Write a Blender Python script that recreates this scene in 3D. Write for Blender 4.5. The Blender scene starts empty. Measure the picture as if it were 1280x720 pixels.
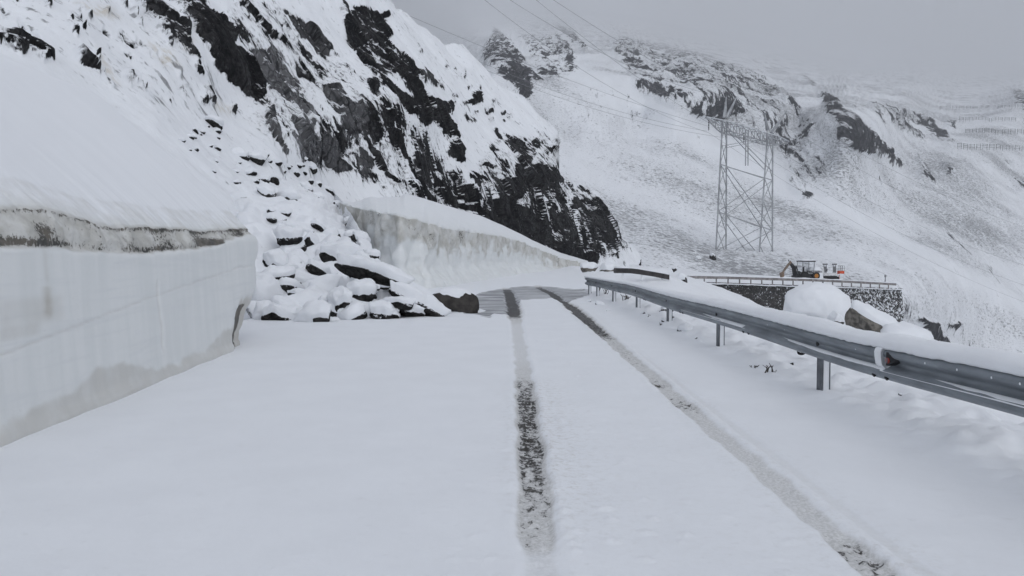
import bpy, bmesh, math, random
import numpy as np

# ------------------------------------------------------------------ camera, light, exposure
S = bpy.context.scene
COL = S.collection
R = math.radians
F_PX = 949.0                      # focal length in photo pixels (photo is 1280 wide)
EYE = 1.5
PITCH = math.atan(41.0 / F_PX)    # the horizon lies a little above the middle

cam_d = bpy.data.cameras.new('camera')
cam = bpy.data.objects.new('camera', cam_d)
COL.objects.link(cam)
cam.location = (0, 0, EYE)
cam.rotation_euler = (math.pi / 2 - PITCH, 0, 0)
cam_d.sensor_width = 36.0
cam_d.lens = 36.0 * F_PX / 1280.0
cam_d.clip_start = 0.05
cam_d.clip_end = 20000
S.camera = cam

SUN_EL, SUN_AZ = 52, 140          # azimuth measured clockwise from +Y (behind and to the right)
W_ = bpy.data.worlds.new('World')
S.world = W_
W_.use_nodes = True
nt = W_.node_tree
nt.nodes.clear()
sky = nt.nodes.new('ShaderNodeTexSky')
sky.sky_type = 'NISHITA'
sky.sun_disc = False
sky.sun_elevation = R(SUN_EL)
sky.sun_rotation = R(SUN_AZ)
sky.air_density = 1.0
sky.dust_density = 1.0
sky.ozone_density = 1.0
hs = nt.nodes.new('ShaderNodeHueSaturation')
hs.inputs['Saturation'].default_value = 0.30       # cloud takes the blue out of the sky
bg = nt.nodes.new('ShaderNodeBackground')
bg.inputs['Strength'].default_value = 0.15
wo = nt.nodes.new('ShaderNodeOutputWorld')
nt.links.new(sky.outputs[0], hs.inputs['Color'])
nt.links.new(hs.outputs[0], bg.inputs['Color'])
nt.links.new(bg.outputs[0], wo.inputs['Surface'])

sun_d = bpy.data.lights.new('sun', 'SUN')
sun_d.energy = 0.6
sun_d.angle = R(40)
sun_d.color = (1.0, 0.975, 0.94)
sun = bpy.data.objects.new('sun', sun_d)
COL.objects.link(sun)
sun.rotation_euler = (R(90 - SUN_EL), 0, R(180 - SUN_AZ))
sun.location = (30, -40, 90)

S.view_settings.view_transform = 'Standard'
S.view_settings.look = 'None'
S.view_settings.gamma = 1.0
S.view_settings.use_curve_mapping = False
S.view_settings.exposure = 0.83
S.render.engine = 'CYCLES'
S.cycles.use_denoising = True
S.cycles.max_bounces = 6
S.cycles.diffuse_bounces = 4
S.cycles.glossy_bounces = 2
S.cycles.volume_bounces = 2
HAZE_DENSITY = 0.00029

random.seed(7)
RNG = np.random.default_rng(11)

# ------------------------------------------------------------------ geometry of sight: photo pixel + distance -> point
CA, SA = math.cos(PITCH), math.sin(PITCH)


def P(px, py, d):
    """world point(s) seen at a photo pixel, d metres ahead of the camera"""
    px = np.asarray(px, float); py = np.asarray(py, float); d = np.asarray(d, float)
    u = (px - 640) / F_PX
    v = (360 - py) / F_PX
    y = CA + v * SA
    z = v * CA - SA
    return np.stack([u * d / y, d + 0 * u, EYE + z * d / y], -1)


def gd(py, z=0.0):
    """distance at which a level at height z shows at photo row py"""
    v = (360 - py) / F_PX
    return (z - EYE) * (CA + v * SA) / (v * CA - SA)


def rbf(cps, lin=True):
    """thin plate interpolation through (a, b, value) control points"""
    c = np.array(cps, float)
    X = c[:, :2] / 100.0
    n = len(X)
    r = np.linalg.norm(X[:, None] - X[None], axis=2)
    K = np.where(r > 0, r * r * np.log(r + 1e-12), 0) + np.eye(n) * 1e-4
    Q = np.hstack([np.ones((n, 1)), X])
    A = np.vstack([np.hstack([K, Q]), np.hstack([Q.T, np.zeros((3, 3))])])
    w = np.linalg.solve(A, np.concatenate([c[:, 2], np.zeros(3)]))

    def f(a, b):
        a = np.asarray(a, float) / 100.0
        b = np.asarray(b, float) / 100.0
        sh = a.shape
        q = np.stack([a.ravel(), b.ravel()], -1)
        out = np.empty(len(q))
        for i in range(0, len(q), 40000):
            qq = q[i:i + 40000]
            rr = np.linalg.norm(qq[:, None] - X[None], axis=2)
            kk = np.where(rr > 0, rr * rr * np.log(rr + 1e-12), 0)
            out[i:i + 40000] = kk @ w[:n] + w[n] + qq @ w[n + 1:]
        return out.reshape(sh)
    return f


# ------------------------------------------------------------------ noise
_perm = RNG.permutation(256)
_perm = np.concatenate([_perm, _perm, _perm])
_g = RNG.normal(size=(256, 3))
_g /= np.linalg.norm(_g, axis=1)[:, None]


def perlin(p):
    p = np.asarray(p, float)
    i = np.floor(p).astype(int)
    f = p - i
    i &= 255
    u = f * f * f * (f * (f * 6 - 15) + 10)
    res = 0
    for dx in (0, 1):
        for dy in (0, 1):
            for dz in (0, 1):
                h = _perm[_perm[_perm[i[..., 0] + dx] + i[..., 1] + dy] + i[..., 2] + dz]
                g = _g[h]
                dot = g[..., 0] * (f[..., 0] - dx) + g[..., 1] * (f[..., 1] - dy) + g[..., 2] * (f[..., 2] - dz)
                wx = u[..., 0] if dx else 1 - u[..., 0]
                wy = u[..., 1] if dy else 1 - u[..., 1]
                wz = u[..., 2] if dz else 1 - u[..., 2]
                res = res + dot * wx * wy * wz
    return res * 1.5


def fbm(p, octs=4, lac=2.1, gain=0.5):
    a, s, t = 1.0, 0, 0
    p = np.asarray(p, float)
    for k in range(octs):
        s = s + a * perlin(p + 17.3 * k)
        t += a
        p = p * lac
        a *= gain
    return s / t


def ridged(p, octs=4, lac=2.1, gain=0.5):
    a, s, t = 1.0, 0, 0
    p = np.asarray(p, float)
    for k in range(octs):
        s = s + a * (1 - 2 * np.abs(perlin(p + 9.1 * k)))
        t += a
        p = p * lac
        a *= gain
    return s / t


def cells(p):
    """voronoi: per-point value of the nearest cell and distance to it (blocky rock)"""
    p = np.asarray(p, float)
    i = np.floor(p).astype(int)
    best = np.full(p.shape[:-1], 1e9)
    val = np.zeros(p.shape[:-1])
    for dx in (-1, 0, 1):
        for dy in (-1, 0, 1):
            for dz in (-1, 0, 1):
                j = i + np.array([dx, dy, dz])
                jj = j & 255
                h = _perm[_perm[_perm[jj[..., 0]] + jj[..., 1]] + jj[..., 2]]
                c = j + 0.5 + 0.45 * _g[h]
                dd = ((p - c) ** 2).sum(-1)
                m = dd < best
                best = np.where(m, dd, best)
                val = np.where(m, h / 255.0, val)
    return val, np.sqrt(best)


def sst(a, b, x):
    t = np.clip((x - a) / (b - a), 0, 1)
    return t * t * (3 - 2 * t)


def sdist(px, py, poly):
    """signed distance to a polygon, positive inside"""
    poly = np.array(poly, float)
    n = len(poly)
    d = np.full(px.shape, 1e9)
    ins = np.zeros(px.shape, bool)
    for k in range(n):
        a, b = poly[k], poly[(k + 1) % n]
        e = b - a
        L = (e ** 2).sum() + 1e-9
        t = np.clip(((px - a[0]) * e[0] + (py - a[1]) * e[1]) / L, 0, 1)
        dd = (px - a[0] - t * e[0]) ** 2 + (py - a[1] - t * e[1]) ** 2
        d = np.minimum(d, dd)
        c = (a[1] > py) != (b[1] > py)
        with np.errstate(divide='ignore', invalid='ignore'):
            xx = (b[0] - a[0]) * (py - a[1]) / (b[1] - a[1] + 1e-12) + a[0]
        ins ^= c & (px < xx)
    d = np.sqrt(d)
    return np.where(ins, d, -d)


# ------------------------------------------------------------------ materials
def nodes_mat(name):
    m = bpy.data.materials.new(name)
    m.use_nodes = True
    t = m.node_tree
    b = t.nodes['Principled BSDF']
    b.inputs['Specular IOR Level'].default_value = 0.3
    return m, t, b


class NB:
    """small node builder"""
    def __init__(s, t):
        s.t = t

    def n(s, typ, **kw):
        x = s.t.nodes.new(typ)
        for k, v in kw.items():
            setattr(x, k, v)
        return x

    def lk(s, a, b):
        s.t.links.new(a, b)

    def coord(s):
        return s.n('ShaderNodeTexCoord').outputs['Object']

    def map(s, vec, scale=(1, 1, 1), rot=(0, 0, 0)):
        m = s.n('ShaderNodeMapping')
        m.inputs['Scale'].default_value = scale
        m.inputs['Rotation'].default_value = rot
        s.lk(vec, m.inputs['Vector'])
        return m.outputs[0]

    def noise(s, vec, scale, detail=4, rough=0.55, dist=0.0):
        x = s.n('ShaderNodeTexNoise')
        x.inputs['Scale'].default_value = scale
        x.inputs['Detail'].default_value = detail
        x.inputs['Roughness'].default_value = rough
        x.inputs['Distortion'].default_value = dist
        s.lk(vec, x.inputs['Vector'])
        return x.outputs['Fac']

    def vor(s, vec, scale, feature='F1', out='Distance'):
        x = s.n('ShaderNodeTexVoronoi', feature=feature)
        x.inputs['Scale'].default_value = scale
        s.lk(vec, x.inputs['Vector'])
        return x.outputs[out]

    def attr(s, name):
        return s.n('ShaderNodeAttribute', attribute_name=name).outputs['Fac']

    def m(s, op, a, b=None, c=None, clamp=False):
        x = s.n('ShaderNodeMath', operation=op, use_clamp=clamp)
        for k, v in enumerate((a, b, c)):
            if v is None:
                continue
            if isinstance(v, (int, float)):
                x.inputs[k].default_value = v
            else:
                s.lk(v, x.inputs[k])
        return x.outputs[0]

    def step(s, v, lo, hi, a=0.0, b=1.0):
        x = s.n('ShaderNodeMapRange', interpolation_type='SMOOTHSTEP')
        x.inputs['From Min'].default_value = lo
        x.inputs['From Max'].default_value = hi
        x.inputs['To Min'].default_value = a
        x.inputs['To Max'].default_value = b
        s.lk(v, x.inputs['Value'])
        return x.outputs[0]

    def mix(s, fac, a, b):
        x = s.n('ShaderNodeMix', data_type='RGBA')
        if isinstance(fac, (int, float)):
            x.inputs[0].default_value = fac
        else:
            s.lk(fac, x.inputs[0])
        for k, v in ((6, a), (7, b)):
            if isinstance(v, (tuple, list)):
                x.inputs[k].default_value = (*v[:3], 1)
            else:
                s.lk(v, x.inputs[k])
        return x.outputs[2]

    def bump(s, h, strength, dist, normal=None):
        x = s.n('ShaderNodeBump')
        x.inputs['Strength'].default_value = strength
        x.inputs['Distance'].default_value = dist
        s.lk(h, x.inputs['Height'])
        if normal is not None:
            s.lk(normal, x.inputs['Normal'])
        return x.outputs[0]

    def nz(s):
        g = s.n('ShaderNodeNewGeometry')
        q = s.n('ShaderNodeSeparateXYZ')
        s.lk(g.outputs['Normal'], q.inputs[0])
        return q.outputs['Z']


SNOW = (0.80, 0.815, 0.84)


def mat_snow(name, s1=2.0, s2=25.0, b1=0.25, b2=0.12, d1=0.05, d2=0.008, base=SNOW):
    m, t, b = nodes_mat(name)
    q = NB(t)
    c = q.coord()
    n1 = q.noise(c, s1, 4)
    n2 = q.noise(c, s2, 5, 0.65)
    col = q.mix(q.step(n1, 0.3, 0.7), tuple(x * 0.965 for x in base), base)
    q.lk(col, b.inputs['Base Color'])
    b.inputs['Roughness'].default_value = 0.65
    nn = q.bump(n1, b1, d1)
    nn = q.bump(n2, b2, d2, nn)
    q.lk(nn, b.inputs['Normal'])
    return m


def mat_plain(name, col, rough=0.6, metal=0.0, var=0.25, scale=6.0, bump=0.0):
    m, t, b = nodes_mat(name)
    q = NB(t)
    c = q.coord()
    n = q.noise(c, scale, 4)
    cc = q.mix(q.step(n, 0.3, 0.7), tuple(x * (1 - var) for x in col), tuple(min(1, x * (1 + var)) for x in col))
    q.lk(cc, b.inputs['Base Color'])
    b.inputs['Roughness'].default_value = rough
    b.inputs['Metallic'].default_value = metal
    if bump:
        q.lk(q.bump(n, bump, 0.02), b.inputs['Normal'])
    return m


def rock_colour(q, c, dark, light, s, stretch):
    v = stretch
    n1 = q.noise(v, s, 6, 0.6)
    n2 = q.noise(c, s * 5, 5, 0.6)
    f = q.m('ADD', q.m('MULTIPLY', n1, 0.65), q.m('MULTIPLY', n2, 0.35))
    fs = q.step(f, 0.36, 0.68)
    return q.mix(q.m('POWER', fs, 1.6), dark, light), n1, n2


def mat_hill(name, stretch, s_patch, s_fine, k_noise, slope_w, thr, rock_s, dark, light, grey, speck_s=None, speck_thr=0.7,
             snow=SNOW, bump_d=0.3, dust=0.6, flow_specks=False):
    """snow over rock: the 'rock' attribute says where the rock is bare, noise and slope break its edge"""
    m, t, b = nodes_mat(name)
    q = NB(t)
    c = q.coord()
    v = q.n('ShaderNodeAttribute', attribute_name='flow').outputs['Vector'] if stretch is None else q.map(c, *stretch)
    n1 = q.noise(v, s_patch, 5, 0.6, 0.4)
    n2 = q.noise(v, s_fine, 4, 0.65)
    r = q.attr('rock')
    n = q.m('ADD', q.m('MULTIPLY', n1, 0.62), q.m('MULTIPLY', n2, 0.38))
    n = q.m('MULTIPLY', q.m('SUBTRACT', n, 0.5), k_noise)
    sl = q.m('MULTIPLY', q.m('SUBTRACT', 0.55, q.nz()), slope_w)
    f = q.m('ADD', q.m('ADD', r, n), sl)
    thin = q.step(f, thr - 0.34, thr - 0.02)
    f = q.step(f, thr - 0.07, thr + 0.07)
    if speck_s:
        vs = v if flow_specks else q.map(c, (1, 1, 2.2))
        sp = q.noise(vs, speck_s, 3, 0.6)
        dens = q.attr('speck')
        sp = q.m('ADD', sp, q.m('MULTIPLY', dens, 0.16))
        fine = q.noise(vs, speck_s * 2.1, 3, 0.7)
        fine = q.m('ADD', fine, q.m('MULTIPLY', dens, 0.10))
        spf = q.m('MAXIMUM', q.m('MULTIPLY', q.step(sp, speck_thr, speck_thr + 0.09), 0.6),
                  q.m('MULTIPLY', q.step(fine, speck_thr - .045, speck_thr + 0.07), 0.36))
        f = q.m('MAXIMUM', f, spf)
    rc, a1, a2 = rock_colour(q, c, dark, light, rock_s, v)
    b.inputs['Specular IOR Level'].default_value = 0.04
    rc = q.mix(q.attr('tone'), rc, q.mix(q.step(a1, 0.35, 0.65), tuple(x * 0.6 for x in grey), grey))
    ck = q.vor(v, rock_s * 0.9, 'DISTANCE_TO_EDGE')
    ck2 = q.vor(q.map(v, (1, 1, 2.2), (0.4, 0.3, 0)), rock_s * 2.3, 'DISTANCE_TO_EDGE')
    ckf = q.m('MULTIPLY', q.step(ck, 0.0, 0.10, 0.25, 1.0), q.step(ck2, 0.0, 0.09, 0.45, 1.0))
    rc = q.mix(ckf, dark, rc)
    # a dusting of snow caught in the roughness of the rock
    du = q.noise(v, s_fine * 2.2, 4, 0.7)
    rc = q.mix(q.m('MULTIPLY', q.m('MULTIPLY', q.step(du, 0.50, 0.68), q.step(n1, 0.40, 0.62)), q.m('MULTIPLY', q.m('ADD', q.attr('tone'), 0.18), dust)), rc, (0.45, 0.46, 0.48))
    sn = q.mix(q.step(n1, 0.35, 0.65), tuple(x * 0.95 for x in snow), snow)
    sn = q.mix(q.m('MULTIPLY', q.m('MULTIPLY', thin, q.step(du, 0.44, 0.60)), 0.72), sn, (0.17, 0.17, 0.178))
    st = q.attr('stain')
    sn = q.mix(q.m('MULTIPLY', st, q.step(n2, 0.35, 0.65)), sn, (0.50, 0.45, 0.36))
    q.lk(q.mix(f, sn, rc), b.inputs['Base Color'])
    b.inputs['Roughness'].default_value = 0.75
    h = q.m('ADD', q.m('MULTIPLY', f, q.m('ADD', q.m('MULTIPLY', a1, 0.8), q.m('MULTIPLY', a2, 0.5))),
            q.m('ADD', q.m('MULTIPLY', n2, 0.2), q.m('MULTIPLY', f, q.m('SUBTRACT', q.m('MULTIPLY', ckf, 0.5), 0.75))))
    q.lk(q.bump(h, 0.75, bump_d), b.inputs['Normal'])
    return m


# ------------------------------------------------------------------ mesh helpers
def link(name, v, f, mat=None, parent=None, smooth=True, attrs=None, label=None):
    me = bpy.data.meshes.new(name)
    me.from_pydata(np.asarray(v).tolist(), [], f.tolist() if isinstance(f, np.ndarray) else f)
    if smooth:
        me.polygons.foreach_set('use_smooth', np.ones(len(me.polygons), bool))
    for k, a in (attrs or {}).items():
        if k == 'flow':
            at = me.attributes.new(k, 'FLOAT_VECTOR', 'POINT')
            at.data.foreach_set('vector', np.asarray(a, np.float32).ravel())
        else:
            at = me.attributes.new(k, 'FLOAT', 'POINT')
            at.data.foreach_set('value', np.asarray(a, np.float32).ravel())
    if mat is not None:
        me.materials.append(mat)
    me.update()
    o = bpy.data.objects.new(name, me)
    COL.objects.link(o)
    if parent is not None:
        o.parent = parent
        o.matrix_parent_inverse.identity()
    if label:
        o['label'] = label
    return o


def grid_faces(nu, nv, flip=False):
    i, j = np.meshgrid(np.arange(nu - 1), np.arange(nv - 1), indexing='ij')
    a = i * nv + j
    q = np.stack([a, a + nv, a + nv + 1, a + 1], -1).reshape(-1, 4)
    return q[:, ::-1] if flip else q


def grid_normals(V):
    du = np.gradient(V, axis=0)
    dv = np.gradient(V, axis=1)
    n = np.cross(du, dv)
    return n / (np.linalg.norm(n, axis=-1, keepdims=True) + 1e-12)


def structure(o):
    o['kind'] = 'structure'
    return o


def tag(o, label, cat, group=None):
    o['label'] = label
    o['category'] = cat
    if group:
        o['group'] = group
    return o


def empty(name, loc, label, cat, group=None, rz=0.0):
    o = bpy.data.objects.new(name, None)
    COL.objects.link(o)
    o.empty_display_size = 0.3
    o.location = [float(x) for x in loc]
    o.rotation_euler = (0, 0, rz)
    return tag(o, label, cat, group)


class MB:
    """collects bars, boxes and tubes into one mesh"""
    def __init__(s):
        s.v, s.f = [], []

    def add(s, v, f):
        o = len(s.v)
        s.v += [tuple(map(float, x)) for x in v]
        s.f += [tuple(int(k) + o for k in x) for x in f]

    def box(s, c, size, rot=None, taper=1.0):
        c = np.array(c, float)
        h = np.array(size, float) / 2
        v = np.array([[x, y, z] for z in (-1, 1) for y in (-1, 1) for x in (-1, 1)], float)
        v[4:, :2] *= taper
        v = v * h
        if rot is not None:
            v = v @ np.array(rot).T
        s.add(v + c, [(0, 2, 3, 1), (4, 5, 7, 6), (0, 1, 5, 4), (2, 6, 7, 3), (0, 4, 6, 2), (1, 3, 7, 5)])

    def tube(s, pts, r, n=6, caps=True):
        pts = np.array(pts, float)
        rs = np.full(len(pts), r) if np.isscalar(r) else np.array(r, float)
        ring = []
        up = np.array([0.13, 0.21, 1.0])
        for k in range(len(pts)):
            t = pts[min(k + 1, len(pts) - 1)] - pts[max(k - 1, 0)]
            t /= np.linalg.norm(t) + 1e-9
            if abs(t @ up) > 1.0:
                a = np.cross(t, [1.0, 0.1, 0])
            else:
                a = np.cross(t, up)
            a /= np.linalg.norm(a)
            b = np.cross(t, a)
            ph = np.arange(n) * 2 * np.pi / n + np.pi / 4
            ring.append(pts[k] + rs[k] * (np.cos(ph)[:, None] * a + np.sin(ph)[:, None] * b))
        v = np.concatenate(ring)
        f = []
        for k in range(len(pts) - 1):
            for j in range(n):
                f.append((k * n + j, k * n + (j + 1) % n, (k + 1) * n + (j + 1) % n, (k + 1) * n + j))
        if caps:
            f.append(tuple(range(n))[::-1])
            f.append(tuple(range((len(pts) - 1) * n, len(pts) * n)))
        s.add(v, f)

    def bar(s, p, q, w):
        s.tube([p, q], w * 0.7071, 4)

    def disc(s, c, axis, r, w, n=20):
        c = np.array(c, float)
        a = np.array(axis, float)
        s.tube([c - a * w / 2, c - a * w * 0.5 + a * 0.001, c + a * w / 2], [r * 0.93, r, r], n)

    def link(s, name, mat, parent=None, smooth=False, label=None, bevel=0.0):
        o = link(name, s.v, s.f, mat, parent, smooth, None, label)
        if bevel:
            m = o.modifiers.new('bevel', 'BEVEL')
            m.width = bevel
            m.segments = 2
        return o


def seg(t, pts):
    """piecewise linear table, smoothed ends"""
    p = np.array(pts, float)
    return np.interp(t, p[:, 0], p[:, 1])


# ------------------------------------------------------------------ materials used by the setting
dipd = np.array([0.48, -0.30, -0.83])
M_ground = mat_snow('ground_snow', 1.2, 14, 0.4, 0.3, 0.12, 0.02)
M_snow = mat_snow('fresh_snow')
M_cap = mat_snow('cap_snow', 3.0, 40.0, 0.3, 0.25, 0.03, 0.006)
ST_HILL = ((1.0, 1.0, 0.28), (R(-18), R(-30), 0))
M_hill = mat_hill('hill_snow_rock', None, 0.75, 3.6, 3.0, 0.75, 0.56, 0.8,
                  (0.004, 0.004, 0.005), (0.046, 0.045, 0.046), (0.165, 0.165, 0.172), 1.4, 0.68, flow_specks=True)
ST_MTN = ((1.0, 1.0, 0.45), (0, R(-38), 0))
M_mtn = mat_hill('mountain_snow_rock', None, 0.10, 0.45, 4.2, 0.3, 0.64, 0.12,
                 (0.020, 0.021, 0.025), (0.085, 0.085, 0.092), (0.10, 0.10, 0.11), 0.7, 0.60, bump_d=2.0)
M_scree = mat_hill('scree_snow_rock', ((1, 1, 1.6), (0, 0, 0)), 1.2, 4.0, 1.4, 0.5, 1.02, 1.5,
                   (0.012, 0.012, 0.012), (0.05, 0.048, 0.045), (0.1, 0.1, 0.1), 2.2, 0.72, bump_d=0.12)

# ------------------------------------------------------------------ the ground under everything (one sheet to the horizon)
cps = []
for y in (-40, -15, 0, 10, 20, 30):
    cps += [(-80, y, -1), (-25, y, -.5), (-8, y, -.15), (-4, y, -.1), (0, y, -.1), (3.4, y, -.1), (4.8, y, -.25), (8, y, -1.2), (14, y, -3.0),
            (30, y, -9), (60, y, -20), (120, y, -33), (260, y, -40)]
cps += [(-5, 40, -.1), (3., 40, -.1), (6, 40, -.5), (10, 40, -1.3), (18, 41, -4.2), (40, 41, -13), (80, 40, -25)]
cps += [(0, 50, -.08), (4, 50, -.08), (8, 51, -.1), (10.5, 52, -.25), (13, 53, -1.2), (22, 54, -5), (45, 55, -14)]
cps += [(3, 65, 0), (9, 65, 0), (14, 65, -.3), (18, 66, -1.5), (26, 67, -5), (45, 70, -14)]
cps += [(6, 80, 0), (14, 80, -.2), (19, 81, -1.0), (23, 82, -2.6), (30, 84, -6.5), (50, 85, -14)]
cps += [(12, 95, -.3), (20, 96, -1.7), (24, 93, -3.4), (30, 96, -7), (45, 101, -11), (62, 111, -13), (80, 115, -17)]
cps += [(30, 112, -2.6), (56, 132, -5), (38, 140, -3.5), (75, 135, -16), (100, 150, -28), (88, 170, -28), (142, 240, -42), (169, 250, -48), (240, 255, -50)]
cps += [(110, 70, -30), (200, 150, -42), (260, 250, -55), (170, 190, -44), (95, 110, -23)]
cps += [(-20, 45, -1), (-10, 60, -.6), (0, 85, -.4), (-60, 60, -2), (-40, 120, -2), (20, 160, -3), (-80, 320, -5), (100, 320, -16), (260, 320, -40)]
ground_rbf = rbf(cps)


def ground_z(x, y):
    xc = np.clip(x, -80, 260)
    yc = np.clip(y, -40, 320)
    return ground_rbf(xc, yc)


def soft_lumps(x, y):
    p = np.stack([x, y, 0 * x], -1)
    return 0.6 * np.clip(fbm(p * 1.1 + 3.3, 3) + 0.15, 0, 1) + 0.5 * np.clip(fbm(p * 2.7 + 8.1, 2), 0, 1)


xs = 6 + 4.0 * np.sinh(np.linspace(-7.8, 7.8, 520))
ys = 20 + 8.0 * np.sinh(np.linspace(-7.0, 7.0, 520))
GX, GY = np.meshgrid(xs, ys, indexing='ij')
GZ = ground_z(GX, GY)
# small relief outside the road
off = sst(3.4, 6.0, GX) * (1 - sst(150, 260, GY)) * sst(-30, 0, GY)
pp = np.stack([GX, GY, 0 * GX], -1)
near = np.exp(-((GY - 30) / 60) ** 2)
GZ = GZ + off * (fbm(pp * 0.12, 3) * 0.9 + near * soft_lumps(GX, GY) * 0.35)
knoll = np.exp(-((GX - 10) / 3.2) ** 2 - ((GY - 23) / 4.5) ** 2)        # the boulders behind the rail sit on a low knoll
GZ = GZ + knoll * (-0.95 - GZ)
onroad = (1 - sst(3.2, 4.0, GX)) * sst(-7, -5, GX) * (1 - sst(34, 50, GY))
GZ = GZ * (1 - onroad) + (-0.12) * onroad
structure(link('ground', np.stack([GX, GY, GZ], -1).reshape(-1, 3), grid_faces(520, 520), M_ground))


def ground_at(x, y):
    return float(ground_z(np.array([x]), np.array([y]))[0])


# ------------------------------------------------------------------ the snowed-over road with its wheel tracks
XL = [(2.0, .135), (3.84, .141), (9.4, .149), (17.6, .09), (24, .0), (31, -.13), (36, -.3), (48, -.4), (70, 3)]
XR = [(2.0, 1.76), (3.69, 1.75), (7.86, 1.74), (17.6, 1.76), (24, 1.72), (31, 1.60), (36, 1.3), (48, 1.2), (70, 4.6)]
yr = np.concatenate([np.linspace(-8, 2, 30)[:-1], np.geomspace(2, 40, 520), np.linspace(40.5, 88, 60)])
uu = np.concatenate([np.linspace(-6.2, -2.2, 40)[:-1], np.linspace(-2.2, 3.0, 230), np.linspace(3.03, 4.9, 50)])
U, Y = np.meshgrid(uu, yr, indexing='ij')
cx = np.where(Y > 30, (Y - 30) ** 2 * 0.0042, 0) - 0.35 * sst(22, 31, Y) * (1 - sst(34, 50, Y))
X = U + cx * sst(24, 40, Y)
p3 = np.stack([X, Y, 0 * X], -1)
dl = X - np.interp(Y, *np.array(XL).T)
dr = X - np.interp(Y, *np.array(XR).T)
# how much of the snow each wheel has pressed away, along the road
ol = seg(Y, [(0, .25), (3.3, .25), (3.75, .30), (3.95, .62), (4.6, .72), (5.5, .86), (7.5, .90), (8.8, .80), (9.6, .52), (11, .38), (16.3, .36), (18.4, .7), (19.2, 1.0), (32, 1.0), (34.5, .9), (36, 0), (90, 0)])
orr = seg(Y, [(0, .3), (3.4, .45), (3.62, .74), (3.95, .72), (4.1, .45), (6.2, .45), (7.2, .50), (7.5, .78), (8.4, .50), (8.8, .76), (9.4, .50), (11, .66), (13.5, .64), (14.5, .92), (16, 1.0), (33.5, 1.0), (36.5, .9), (39, 0), (90, 0)])
wl = seg(Y, [(0, .105), (9, .115), (17, .14), (20, .21), (34, .25), (90, .25)])
wr = seg(Y, [(0, .092), (9, .105), (15, .14), (20, .19), (34, .22), (90, .22)])
jit = fbm(p3 * 2.3, 3) * 0.06 + fbm(p3 * 0.9 + 7, 2) * 0.10 * sst(16, 20, Y)
tl = (1 - sst(0.62, 1.25, (np.abs(dl) + jit) / wl)) * ol
tr = (1 - sst(0.62, 1.25, (np.abs(dr) + jit) / wr)) * orr
ghost = (1 - sst(0.5, 1.3, np.abs(dr - 0.22) / 0.05)) * 0.25 * (1 - sst(10, 14, Y))        # the second, older rut beside it
track = np.maximum(np.maximum(tl, tr), ghost)
# thin wet slush across the road further on
PXs, PYs = 640 + F_PX * X / np.maximum(Y, 1), 319 + F_PX * EYE / np.maximum(Y, 1)
slp = [(588, 372), (600, 365), (622, 361), (640, 358.5), (676, 357), (700, 359), (737, 363), (742, 367), (729, 371), (712, 376), (698, 375), (690, 372.5), (668, 373.5),
       (652, 374), (649, 379), (640, 393), (628, 394), (618, 392), (612, 397), (598, 394), (580, 392), (575, 385)]
# (the outline is the patch's own shape on the road, written in the rows of the photo)
sd = sdist(PXs, PYs, slp) + fbm(p3 * np.array([0.8, 2.2, 1]), 3) * 3.0
slush = sst(-1.5, 2.0, sd) * (Y > 10)
verge_x = X - cx * sst(24, 40, Y)
berm = sst(2.9, 3.7, verge_x + 0.25 * fbm(p3 * 0.9 + 5, 2)) * (1 - sst(30, 40, Y) * 0.5)
lump = soft_lumps(X, Y)
Z = 0.016 * fbm(p3 * 0.7, 3) + 0.005 * fbm(p3 * 4, 3)
clod = np.clip(fbm(p3 * 8 + 31, 2) - 0.24, 0, 1) * (0.25 + np.exp(-((X - 0.65) / 0.8) ** 2)) * (Y < 20)
Z = Z + clod * 0.05
Z = Z - 0.055 * track - 0.035 * slush
rim = np.exp(-((np.abs(dl) - wl * 1.35) / 0.045) ** 2) * ol + np.exp(-((np.abs(dr) - wr * 1.35) / 0.045) ** 2) * orr
Z = Z + rim * 0.012 * (1 + 1.5 * fbm(p3 * 6, 2)) * (Y < 36) * (1 - slush)
crumb = np.clip(fbm(p3 * 13, 3), 0, 1) * np.maximum(tl, tr) * (Y < 18)
Z = Z + crumb * 0.085
# the unploughed snow on the near side ends in a low soft step before the rubble
Z = Z + berm * (0.02 + 0.30 * lump + 0.09 * np.clip(fbm(p3 * 5.0, 3), 0, 1)) - sst(4.3, 4.9, verge_x) * 0.45
Z = Z - sst(84, 88, Y) * 0.3 - sst(-5.6, -6.2, U) * 0.0


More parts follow.
